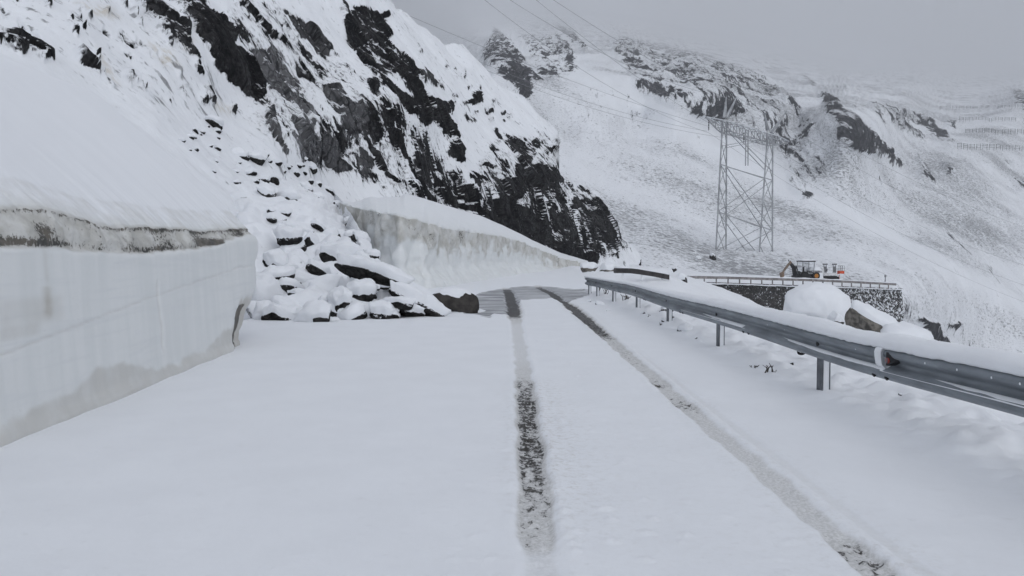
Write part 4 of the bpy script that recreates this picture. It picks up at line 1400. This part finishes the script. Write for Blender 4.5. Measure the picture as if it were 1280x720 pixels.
def far_rail(name, label, pts, h, post_every, mat, post_mat, post_h, post_w, cap=True, cap_t=.12):
    """a distant crash barrier along a list of points giving its top edge"""
    pts = np.array(pts, float)
    o = empty(name, pts[0], label, 'guardrail')
    base = pts[0]
    L = np.concatenate([[0], np.cumsum(np.linalg.norm(np.diff(pts, axis=0), axis=1))])
    s = np.linspace(0, L[-1], max(8, int(L[-1] / 1.0)))
    Q = np.stack([np.interp(s, L, pts[:, k]) for k in range(3)], -1)
    T = np.gradient(Q, axis=0)
    T[:, 2] = 0
    T /= np.linalg.norm(T, axis=1)[:, None]
    Nn = np.stack([T[:, 1], -T[:, 0], 0 * T[:, 0]], -1)
    sec = [(0, 0), (-.07, -.12 * h / .31), (-.07, -.3 * h), (-.01, -.5 * h), (-.07, -.7 * h), (-.07, -.85 * h), (0, -h), (.05, -h), (.05, 0)]
    V = np.array([[Q[i] + Nn[i] * a + np.array([0, 0, b]) for a, b in sec] for i in range(len(Q))])
    n = len(sec)
    f = [(i * n + j, i * n + (j + 1) % n, (i + 1) * n + (j + 1) % n, (i + 1) * n + j) for i in range(len(Q) - 1) for j in range(n)]
    f += [tuple(range(n)), tuple(range((len(Q) - 1) * n, len(Q) * n))[::-1]]
    link('rail_beam', V.reshape(-1, 3) - base, f, mat, o, False)
    if cap:
        sc = [(-.09, -.02), (-.09, .04), (-.03, cap_t), (.06, cap_t), (.12, .03), (.1, -.03)]
        V = np.array([[Q[i] + Nn[i] * a + np.array([0, 0, b * (1 + .3 * math.sin(i * 1.7))]) for a, b in sc] for i in range(len(Q))])
        n = len(sc)
        f = [(i * n + j, i * n + (j + 1) % n, (i + 1) * n + (j + 1) % n, (i + 1) * n + j) for i in range(len(Q) - 1) for j in range(n)]
        f += [tuple(range(n)), tuple(range((len(Q) - 1) * n, len(Q) * n))[::-1]]
        link('snow_cap', V.reshape(-1, 3) - base, f, M_cap, o)
    for d in np.arange(post_every * .5, L[-1], post_every):
        c = np.array([np.interp(d, L, pts[:, k]) for k in range(3)])
        k = min(int(d / L[-1] * (len(Q) - 1)), len(Q) - 1)
        m = MB()
        a = Nn[k] * -.12
        m.box(c - base + a + np.array([0, 0, -post_h / 2 + .06]), (post_w, post_w, post_h))
        m.link('post', post_mat, o)
    return o


far_rail('guardrail', 'short dark guardrail with snowy posts at the bend, beyond the end of the long one',
         [P(768, 334.5, 47), P(785, 334.6, 48), P(800, 336.5, 49), P(818, 339.5, 50), P(836, 343.2, 51)], .34, 2.1, M_rail_dk, M_cap, .75, .10, True, .07)
far_rail('guardrail', 'long thin weathered guardrail on top of the dark stone retaining wall',
         [P(858, 344.5, 92), P(905, 345.2, 96), P(960, 347.0, 101), P(1010, 348.3, 106), P(1060, 350.6, 111), P(1120, 354.0, 117)], .36, 2.25, M_rail_far, M_rail_far, 1.0, .14, True, .10)

# ------------------------------------------------------------------ stone retaining wall below the far road, with its snow-covered terrace
def mat_stone():
    m, t, b = nodes_mat('dark_masonry')
    q = NB(t)
    c = q.coord()
    v = q.map(c, (1, 1, 1.35))
    cell = q.vor(v, 3.0, 'F1', 'Color')
    e = q.vor(v, 3.0, 'DISTANCE_TO_EDGE')
    n = q.noise(c, 5.5, 4, 0.7)
    n2 = q.noise(c, .35, 3)
    sep = q.n('ShaderNodeSeparateColor')
    q.lk(cell, sep.inputs[0])
    stone = q.mix(sep.outputs[0], (0.016, 0.0155, 0.015), (0.060, 0.057, 0.055))
    stone = q.mix(q.step(e, 0.02, 0.07), (0.012, 0.012, 0.012), stone)
    w = q.attr('snowy')
    s = q.m('ADD', q.m('ADD', q.m('MULTIPLY', n, .9), q.m('MULTIPLY', sep.outputs[1], 0.25)), q.m('MULTIPLY', w, 0.13))
    s = q.step(s, 0.70, 0.78)
    q.lk(q.mix(s, stone, (0.74, 0.76, 0.79)), b.inputs['Base Color'])
    b.inputs['Roughness'].default_value = 0.85
    q.lk(q.bump(q.m('ADD', e, q.m('MULTIPLY', n, .3)), 0.8, 0.2), b.inputs['Normal'])
    return m


wl_px = np.linspace(862, 1127, 110)
wd = np.interp(wl_px, [862, 1127], [94, 118])
wty = np.interp(wl_px, [862, 900, 1000, 1060, 1127], [352, 353, 356.5, 358, 360.5])
wtop = P(wl_px, wty, wd)
WO = wtop[55]
wt = empty('retaining_wall', WO, 'dark stone retaining wall flecked with snow under the far stretch of road', 'wall')
hh = np.linspace(0, 1, 40)
wbot = wtop.copy()
wbot[:, 2] -= 9.5
nrm = np.array([0.62, -0.78, 0])
nrm = np.array([wtop[-1] - wtop[0]])[0]
nrm = np.array([nrm[1], -nrm[0], 0])
nrm /= np.linalg.norm(nrm)
Vm = wtop[:, None] * (1 - hh[None, :, None]) + (wbot + nrm * 1.0)[:, None] * hh[None, :, None]
# the right-hand return going back from the corner
ret = []
back = -nrm
for k in range(1, 14):
    r_ = Vm[-1] + (back + np.array([0.35, 0.3, 0])) * k * 0.8
    ret.append(r_[None])
Vm = np.concatenate([Vm] + ret, 0)
Vm = Vm + 0.06 * fbm(Vm * 1.7, 3)[..., None] * nrm
sn_a = np.concatenate([np.interp(wl_px, [862, 950, 985, 1050, 1127], [.15, .0, .1, .75, .95]), np.full(13, 1.0)])[:, None] + 0 * hh[None]
link('stone_face', Vm.reshape(-1, 3) - WO, grid_faces(len(Vm), 40, False), mat_stone(), wt, True, {'snowy': sn_a})
# terrace snow on top: from the wall's crest back under the road
tc = np.concatenate([wtop, (np.concatenate(ret, 0)[:, 0])], 0)
nr = 26
rows = []
for k in range(nr):
    s = k / (nr - 1)
    d = -0.35 + s * 26
    q = tc - nrm * d
    q[:, 2] = tc[:, 2] + (-.25 if k == 0 else 0.10 + 0.62 * float(sst(0, 2.2, np.array(d))) + 0.03 * max(d - 2.2, 0))
    rows.append(q[:, None])
Tt = np.concatenate(rows, 1)
Tt[..., 2] += 0.10 * fbm(Tt * 0.5, 3)
link('snow_cover', Tt.reshape(-1, 3) - WO, grid_faces(Tt.shape[0], nr, False), M_ground, wt)

# ------------------------------------------------------------------ machines on the terrace
M_yel = mat_plain('orange_paint', (0.42, 0.17, 0.03), 0.5)
M_blk = mat_plain('black_paint', (0.016, 0.016, 0.018), 0.5, 0, 0.4)
M_grey = mat_plain('grey_paint', (0.20, 0.20, 0.21), 0.5)
M_or = mat_plain('red_orange_paint', (0.60, 0.085, 0.03), 0.5)
M_tyre = mat_plain('tyre_rubber', (0.02, 0.02, 0.02), 0.85)
M_glass, t_, b_ = nodes_mat('cab_glass')
b_.inputs['Base Color'].default_value = (0.95, 0.96, 0.97, 1)
b_.inputs['Transmission Weight'].default_value = 1.0
b_.inputs['Roughness'].default_value = 0.05
b_.inputs['IOR'].default_value = 1.03

DM = 113.0
SC = DM / F_PX


def L_(px, py, dy=0.0):
    """machine-side drawing: photo pixels measured into metres on the machine's own plane"""
    return np.array([(px - 1000) * SC, dy, (349.5 - py) * SC])


bo = P(1000, 349.5, DM)
bt_ = empty('backhoe_loader', bo, 'black backhoe loader with folded digger arm and open cab parked on the far snowy road', 'digger', None, R(8))
m = MB()
m.box(L_(1004, 345.0), (2.6, 1.5, .45)); m.box(L_(1016, 344.0), (2.2, .9, .55)); m.box(L_(996.5, 346.4), (.9, 2.0, .5))
m.link('chassis', M_blk, bt_, bevel=.05)
m = MB()
m.box(L_(1017.5, 339.6), (1.7, 1.0, .75), taper=.9)
hood = m.link('bonnet', M_grey, bt_, bevel=.06)
m = MB(); m.box(L_(1018.2, 336.2), (2.1, 1.15, .5), taper=.7); m.link('snow_cap', M_cap, hood, bevel=.05)
m = MB(); m.tube([L_(1019, 336), L_(1019, 329)], .05, 8); m.link('exhaust', M_blk, bt_)
m = MB()
for dy in (-.75, .75):
    for a, b in (((999.6, 343), (999.6, 326.8)), ((1014.6, 340), (1015.4, 326.8)), ((999.6, 341.5), (1015, 341.5)), ((1007.5, 341), (1007.5, 327))):
        m.bar(L_(*a, dy), L_(*b, dy), .085 if a[0] != 1007.5 else .05)
cabf = m.link('cab_frame', mat_plain('frosted_frame', (.36, .37, .385), .5), bt_)
m = MB()
m.box(L_(1007.6, 326.6), (2.15, 1.75, .16)); rf_ = m.link('cab_roof', M_blk, bt_, bevel=.04)
m = MB(); m.box(L_(1007.6, 325.2), (2.0, 1.6, .16), taper=.85); m.link('snow_cap', M_cap, rf_, bevel=.06)
for dy in (-.76, .76):
    m = MB(); m.box(L_(1007.4, 334.2, dy), (1.78, .02, 1.6)); m.link('window', M_glass, bt_)
m = MB(); m.box(L_(1006, 340), (.55, .5, .14)); m.box(L_(1004, 336.5), (.14, .5, .75)); m.link('seat', M_blk, bt_, bevel=.03)


def wheel(parent, px, py, r, w, dy, rim):
    m = MB()
    c = L_(px, py, dy)
    m.disc(c, (0, 1, 0), r, w, 22)
    o = m.link('wheel', M_tyre, parent, True)
    e = o.modifiers.new('edges', 'EDGE_SPLIT'); e.split_angle = R(40)
    m = MB()
    m.disc(c + np.array([0, -w / 2 - .012 if dy < 0 else w / 2 + .012, 0]), (0, 1, 0), r * .56, .05, 18)
    m.disc(c + np.array([0, -w / 2 - .05 if dy < 0 else w / 2 + .05, 0]), (0, 1, 0), r * .2, .05, 10)
    k = m.link('rim', rim, parent)
    k.parent = o


for dy in (-.95, .95):
    wheel(bt_, 1016.6, 344.6, .56, .35, dy, M_yel)
    wheel(bt_, 1001.2, 344.2, .62, .42, dy, M_blk)
m = MB()
b0, b1, b2 = L_(993.5, 345.2), L_(985.0, 328.6), L_(976.0, 342)
m.tube([b0, (b0 + b1) / 2 + np.array([.28, 0, .28]), b1 + np.array([.12, 0, .05])], [.34, .32, .20], 4)
m.tube([b0 + np.array([.5, 0, .5]), (b0 + b1) / 2 + np.array([.60, 0, .6])], .07, 6)
boom = m.link('boom', M_blk, bt_)
m = MB()
m.tube([b1 + np.array([.3, 0, .18]), (b1 + b2) / 2, b2], [.26, .24, .16], 4)
m.link('dipper_arm', mat_plain('worn_arm_paint', (.17, .13, .10), .6), bt_)
m = MB()
m.add([b2 + np.array(a) for a in [(-.25, -.35, .1), (.15, -.35, .25), (.2, -.35, -.35), (-.1, -.35, -.6), (-.25, .35, .1), (.15, .35, .25), (.2, .35, -.35), (-.1, .35, -.6)]],
      [(0, 1, 2, 3), (7, 6, 5, 4), (0, 4, 5, 1), (1, 5, 6, 2), (3, 2, 6, 7), (0, 3, 7, 4)])
m.link('bucket', mat_plain('rusty_bucket', (.20, .14, .10), .7), bt_)
m = MB()
m.tube([b1 + np.array([-.05, 0, .2]), b1 + np.array([-.05, 0, .50])], .1, 6)
m.link('hydraulic_ram', M_grey, bt_)
m = MB()
for dy in (-.6, .6):
    m.bar(L_(1013, 339, dy), L_(1022.5, 342, dy), .14)
m.box(L_(1023.6, 344.4), (.7, 2.1, .8), taper=.8)
m.link('loader_bucket', M_cap, bt_, bevel=.05)

bo2 = P(1038, 350, DM + 1.5)
wt2 = empty('work_machine', bo2 - np.array([38 * SC, 0, 0]), 'small white snow-covered work machine with black body and orange basket beside the digger', 'machine', None)
m = MB(); m.box(L_(1037.2, 346.6), (1.65, 1.3, .62)); m.box(L_(1045.5, 347), (.4, 1.2, .5)); m.link('body', M_blk, wt2, bevel=.06)
M_wht = mat_plain('white_paint', (.62, .62, .63), .5)
m = MB(); m.box(L_(1036.6, 342.3), (2.2, 1.2, .45), taper=.85); m.box(L_(1027.3, 338.5), (.5, .8, 1.0), taper=.7)
bd = m.link('bonnet', M_wht, wt2, bevel=.05)
m = MB(); m.box(L_(1035, 339.6), (1.0, .9, .2), taper=.8); m.link('snow_cap', M_cap, bd, bevel=.06)
m = MB(); m.box(L_(1034.6, 339.9), (.6, .7, .12)); m.box(L_(1032.6, 337.4), (.12, .6, .5)); m.link('seat', M_blk, wt2, bevel=.03)
m = MB()
for px in (1031.0, 1042.8):
    for dy in (-.45, .45):
        m.bar(L_(px, 342, dy), L_(px, 329.5, dy), .08)
    m.box(L_(px, 329.6), (.32, 1.1, .22))
    m.box(L_(px + .6, 336), (.28, .3, .9))
m.link('roll_frame', M_grey, wt2)
m = MB()
m.box(L_(1051, 339.6), (.72, .9, .42)); m.bar(L_(1049.2, 343), L_(1049.2, 349), .07); m.bar(L_(1046, 342), L_(1050, 341), .1)
bk = m.link('basket', M_or, wt2, bevel=.03)
for dy in (-.42, .42):
    m = MB()
    for px in (1049, 1051.4, 1053.9):
        m.bar(L_(px, 338, dy), L_(px, 331.5, dy), .045)
    m.bar(L_(1049, 331.5, dy), L_(1053.9, 331.5, dy), .05)
    m.bar(L_(1049, 334.8, dy), L_(1053.9, 334.8, dy), .035)
    g_ = m.link('railing', M_grey, wt2); g_.parent = bk
for dy in (-.6, .6):
    for px in (1031.5, 1043.0):
        wheel(wt2, px, 347.6, .27, .25, dy, M_blk)

mp = P(1106.5, 353, 119)
mpt = empty('marker_post', mp, 'short grey marker post with a small box on top, right of the parked machines', 'post')
m = MB(); m.box((0, 0, .35), (.10, .10, 1.5)); m.link('pole', M_grey, mpt)
m = MB(); m.box((0, 0, 1.0), (.26, .2, .34)); m.link('box', M_grey, mpt, bevel=.02)

# ------------------------------------------------------------------ lattice pylon
M_steel = mat_plain('pylon_steel', (0.33, 0.34, 0.355), 0.55, 0.2, 0.25, .4)
M_frost = mat_plain('frosted_steel', (0.60, 0.62, 0.65), 0.6, 0.0, 0.15, .4)
pyl = P(930, 318, 190)
pt_ = empty('lattice_pylon', pyl, 'tall grey steel lattice power pylon with a wide arm standing on the far slope', 'pylon')
PD = lambda px, py, d: P(px, py, d) - pyl
# four legs: left pair and right pair, each foot in the snow
foot = {'a': (895, 306, 181), 'b': (907.5, 311, 187), 'c': (948, 328, 191), 'd': (965.5, 333, 197)}
head = {'a': (903.2, 150, 184), 'b': (908.2, 151, 187.5), 'c': (959.5, 166, 194.5), 'd': (965.8, 166, 198)}
FT = {k: PD(*v) for k, v in foot.items()}
HD = {k: PD(*v) for k, v in head.items()}
for k in 'abcd':
    m = MB()
    FT[k] = FT[k] - np.array([0, 0, 1.5])
    m.bar(FT[k], HD[k], .30)
    m.link('leg', M_steel, pt_)
LEG = lambda k, t: FT[k] * (1 - t) + HD[k] * t


def lattice(a, b, n, w, m, skip=()):
    for i in range(n):
        t0, t1 = i / n, (i + 1) / n
        if i not in skip:
            m.bar(LEG(a, t0), LEG(b, t1), w); m.bar(LEG(b, t0), LEG(a, t1), w)


m = MB(); lattice('a', 'b', 6, .13, m); lattice('c', 'd', 6, .13, m); m.link('side_bracing', M_steel, pt_)
m = MB()
for a, b in (('a', 'c'), ('b', 'd')):
    for t0, t1 in ((.0, .30), (.30, .66)):
        m.bar(LEG(a, t0), LEG(b, t1), .14); m.bar(LEG(b, t0), LEG(a, t1), .14)
    for t in (.30, .66):
        m.bar(LEG(a, t), LEG(b, t), .16)
    m.bar(LEG(a, .96), LEG(b, .72), .15)
    m.bar(LEG(b, .96), LEG(a, .80), .12)
m.link('face_bracing', M_steel, pt_)
# the cross arm: a box truss sagging off to the right
A0, A1 = PD(883, 146, 181), PD(986, 176.5, 204)
ax = A1 - A0
axn = ax / np.linalg.norm(ax)
sd_ = np.cross(axn, [0, 0, 1.0]); sd_ /= np.linalg.norm(sd_)
m = MB(); mt = MB()
N_ = 14
for i in range(N_ + 1):
    t = i / N_
    wv = 1.35 * min(1, 5 * t + .05, 5 * (1 - t) + .05)
    hv = 2.3 * min(1, 4.5 * t + .1, 4.5 * (1 - t) + .1)
    c = A0 + ax * t
    q = [c + sd_ * wv + np.array([0, 0, .0]), c - sd_ * wv, c + sd_ * wv - np.array([0, 0, hv]), c - sd_ * wv - np.array([0, 0, hv])]
    if i:
        for k in range(4):
            (mt if k < 2 else m).bar(pq[k], q[k], .17)
        for a, b in ((0, 2), (1, 3), (0, 1), (2, 3)):
            m.bar(pq[a], q[b], .09)
    for a, b in ((0, 2), (1, 3), (0, 1), (2, 3)):
        m.bar(q[a], q[b], .12)
    pq = q
m.link('cross_arm', M_steel, pt_)
mt.link('snow_edge', M_frost, pt_)
m = MB()
for a, b, c in (((905, 147, 185), (908, 121, 186), None), ((908, 146, 187), (921, 121, 189), None), ((964, 166, 197), (983, 139, 200), None), ((959, 163, 196), (956, 142, 196), None)):
    m2 = MB()
    m2.tube([PD(*a), PD(*b)], [.40, .14], 4)
    m2.bar(PD(a[0] + 3, a[1] + 1, a[2]), PD(*b), .12)
    m2.link('peak', M_steel, pt_)
for px, py, d in ((886, 149, 182), (930, 165, 191), (982, 180, 203)):
    m = MB()
    p0 = PD(px, py, d)
    for k in range(6):
        m.disc(p0 - np.array([0, 0, .4 + k * .38]), (0, 0, 1), .17, .2, 8)
    m.tube([p0, p0 - np.array([0, 0, 2.8])], .04, 5)
    m.link('insulator', M_dark, pt_)
m = MB()
m.bar(PD(932, 162, 192), PD(932, 207, 190), .22); m.bar(PD(935, 163, 193), PD(935, 207, 191), .22)
m.link('hanger', M_steel, pt_)

# ------------------------------------------------------------------ power lines
M_wire = mat_plain('wire', (0.24, 0.245, 0.255), 0.5, 0.2, .1)


def wire(a, b, sag, r, label, group):
    a, b = np.array(a, float), np.array(b, float)
    t = np.linspace(0, 1, 28)
    pts = a[None] * (1 - t[:, None]) + b[None] * t[:, None]
    pts[:, 2] -= sag * 4 * t * (1 - t)
    m = MB()
    m.tube(pts - a, r, 5)
    o = m.link('power_line', M_wire, None, True)
    o.location = a
    return tag(o, label, 'wire', group)


G1, G2 = 'wires climbing to the upper left of the pylon', 'wires falling to the lower right of the pylon'
lab1 = 'thin grey power line running down through the cloud to the pylon from the upper left'
wire(P(575, -25, 130), P(886, 166, 182), 3.0, .030, lab1, G1)
wire(P(600, -25, 132), P(908, 122, 186), 3.0, .030, lab1, G1)
wire(P(640, -25, 128), P(932, 178, 191), 2.0, .030, lab1, G1)
wire(P(655, -25, 130), P(956, 142, 196), 2.0, .030, lab1, G1)
lab3 = 'thin power line hanging behind the top of the rocky ridge towards the crag in cloud'
wire(P(440, -12, 150), P(886, 158, 182), 1.5, .030, lab3, 'wires behind the rocky ridge')
wire(P(440, 0, 152), P(884, 164, 182), 3.5, .030, lab3, 'wires behind the rocky ridge')
wire(P(440, 8, 154), P(905, 172, 187), 4.0, .030, lab3, 'wires behind the rocky ridge')
lab2 = 'thin grey power line sweeping down over the far snow slope right of the pylon'
for a, b, s in (((886, 166, 182), (1330, 395, 235), 4), ((932, 180, 191), (1330, 372, 240), 4), ((982, 194, 203), (1330, 345, 245), 3.5), ((983, 139, 200), (1330, 300, 245), 3), ((921, 121, 189), (1330, 330, 238), 3)):
    wire(P(*a), P(*b), s, .026, lab2, G2)

# ------------------------------------------------------------------ avalanche barriers high on the far slope
M_fence = mat_plain('barrier_timber', (0.06, 0.06, 0.065), 0.8, 0, .3, .2)


def mtn_pt(px, py):
    k = np.unravel_index(np.argmin(((MTNV[..., 0] / MTNV[..., 1] * F_PX + 640 - px) ** 2) +
                                   (((EYE - MTNV[..., 2]) / MTNV[..., 1] * F_PX + 319 - py) ** 2)), MTNV.shape[:2])
    return MTNV[k]


rf2 = random.Random(3)
fence_labels = ['highest and faintest row of avalanche barriers on the misty slope at far right', 'second row from the top of avalanche barriers on the slope at far right',
                'third row from the top of avalanche barriers on the slope at far right', 'lowest row of avalanche barriers on the slope at far right']
for lab, (x0, x1, y0, y1) in zip(fence_labels, [(1168, 1300, 138, 137), (1192, 1300, 152, 154), (1200, 1310, 168, 168), (1190, 1320, 187, 189)]):
    pts = [mtn_pt(x, y0 + (y1 - y0) * (x - x0) / (x1 - x0)) for x in np.arange(x0, x1, 8)]
    base = np.array(pts[0])
    o = empty('avalanche_barrier', base, lab, 'snow fence', 'avalanche barriers on the far slope')
    kk = len(pts)
    for i in range(kk - 1):
        if rf2.random() < .06:
            continue
        m = MB()
        a, b = np.array(pts[i]) - base, np.array(pts[i + 1]) - base
        a, b = a * .92 + b * .08, a * .08 + b * .92
        if abs(a[1] - b[1]) > 90:
            continue
        for z in (0.9, 2.0, 3.1):
            m.bar(a + np.array([0, -1.5, z]), b + np.array([0, -1.5, z]), .20)
        for t in (.12, .88):
            c = a * (1 - t) + b * t
            m.bar(c + np.array([0, -1.3, -2]), c + np.array([0, -1.5, 3.4]), .18)
        m.link('barrier_panel', M_fence, o)

# ------------------------------------------------------------------ boulders and plants on the right-hand verge
def vp(px, py, d):
    return P(px, py, d)


def big2(seed, c, dims, thick, label, lo, hi, rock=None, rz=0.0, cuts=9, sub=3, tilt=(0, 0)):
    ms = boulder_meshes(seed, dims, thick, lo, hi, cuts, sub, rock)
    return boulder(ms, c, (tilt[0], tilt[1], rz), 1.0, label)


big2(41, P(1018, 398, 25), (1.22, 1.1, 1.08), .10, 'large rounded boulder almost wholly covered in smooth snow just behind the guardrail', -.62, -.40, M_rock_b, .3, 3, 4)
big2(42, P(1092, 408, 21), (.85, .75, .50), .14, 'low tan boulder under snow right of the large round one', .25, .5, M_rock_b, 0.4, 14, 3, (.25, .45))
big2(43, P(1124, 427, 20.5), (.75, .7, .36), .16, 'long low snow hump trailing off right of the tan boulder', -.8, -.5, M_rock_b, .1, 7)
big2(44, P(1044, 405, 23.2), (.28, .3, .30), .10, 'small pointed brown stone between the round snowy boulder and the tan one', .3, .6, M_rock_g, .5)
big2(45, P(1000, 411, 23), (.45, .45, .30), .14, 'small snow-hooded stone at the left foot of the large snowy boulder', .1, .4, M_rock, 1.5)
GV = 'dark stones under the guardrail'
LV = 'small dark stone with snow cap on the verge under the long guardrail'
for k, (px, py, d, s) in enumerate([(833, 388, 19.5, .42), (834, 403, 16.6, .26), (843, 397, 17.5, .16), (876, 429, 12.9, .12), (805, 393, 19, .2), (1003, 466, 9.7, .10), (1001, 440, 10.5, .13), (1031, 449, 9.3, .11),
                                    (799, 385, 21, .2), (857, 413, 14.6, .42), (750, 382, 23, .35), (737, 378, 24.5, .25), (760, 389, 20.5, .14), (990, 455, 9.9, .07), (1125, 493, 7.8, .05)]):
    boulder(protos_u[k % 3], P(px, py, d), (rr.uniform(-.3, .3), rr.uniform(-.3, .3), rr.uniform(0, 6.28)), s, LV, GV)
big2(51, P(852, 353, 58), (.45, .4, .65), .1, 'dark upright stone on the bank between the two far guardrails', .2, .5, M_rock, .4)
big2(52, P(891, 322, 165), (.95, .9, .95), .2, 'round dark boulder on the snow left of the pylon foot', .45, .8, M_rock, .4)
big2(53, P(873, 324.5, 160), (.7, .6, .5), .25, 'small snow-capped boulder left of the round dark one near the pylon', .2, .5, M_rock, 1.4)
big2(54, P(843, 337, 112), (.5, .45, .42), .15, 'dark stone above the bend behind the short guardrail', .35, .6, M_rock, .9)
big2(55, P(738, 335, 60), (.95, .7, .55), .16, 'snow-smothered boulder at the far end of the long guardrail', -.2, .2, M_rock_b, .9, 14)
big2(56, P(758, 338, 56), (.8, .6, .5), .14, 'broken snowy boulder showing a brown edge beside the short guardrail', -.1, .3, M_rock_b, 2.0, 14)

M_twig = mat_plain('dry_twig', (0.045, 0.038, 0.032), 0.9)
GT = 'dry weeds on the verge'
LT = 'small tuft of dry dark weeds poking through snow on the right verge'
for k, (px, py, d, h) in enumerate([(962, 462, 9.6, .22), (975, 466, 9.6, .16), (785, 378, 24.5, .5), (780, 374, 24, .4), (1128, 500, 7.7, .10), (868, 424, 13.2, .15), (748, 362, 29, .5), (757, 366, 28, .45), (945, 457, 10, .12),
                                    (828, 406, 16, .18), (812, 396, 18, .2), (990, 472, 9.1, .08)]):
    m = MB()
    h = h * 0.55
    rg = random.Random(k)
    for j in range(5):
        b = np.array([rg.uniform(-.06, .06), rg.uniform(-.06, .06), -.05])
        a1 = b + np.array([rg.uniform(-.25, .25) * h, rg.uniform(-.25, .25) * h, h * rg.uniform(.4, .7)])
        a2 = a1 + np.array([rg.uniform(-.4, .4) * h, rg.uniform(-.4, .4) * h, h * rg.uniform(.1, .45)])
        r0 = .006 + d * .0003
        m.tube([b, a1, a2], [r0, r0 * .8, r0 * .4], 4)
        m.tube([a1, a1 + np.array([rg.uniform(-.3, .3) * h, rg.uniform(-.2, .2) * h, h * .25])], [r0 * .6, r0 * .3], 4)
    o = m.link('weed_tuft', M_twig)
    o.location = P(px, py, d)
    tag(o, LT, 'weed', GT)

# ------------------------------------------------------------------ mountain air
hz = MB()
hz.box((0, 5500, 2150), (24000, 17000, 4500))
M_haze = bpy.data.materials.new('haze')
M_haze.use_nodes = True
ht = M_haze.node_tree
ht.nodes.clear()
hv = ht.nodes.new('ShaderNodeVolumePrincipled')
hv.inputs['Color'].default_value = (0.87, 0.885, 0.91, 1)
hv.inputs['Density'].default_value = HAZE_DENSITY
hv.inputs['Anisotropy'].default_value = 0.2
ho = ht.nodes.new('ShaderNodeOutputMaterial')
ht.links.new(hv.outputs[0], ho.inputs['Volume'])
hobj = hz.link('haze', M_haze)
hobj['kind'] = 'stuff'
hobj.location = (0, 0, 0)
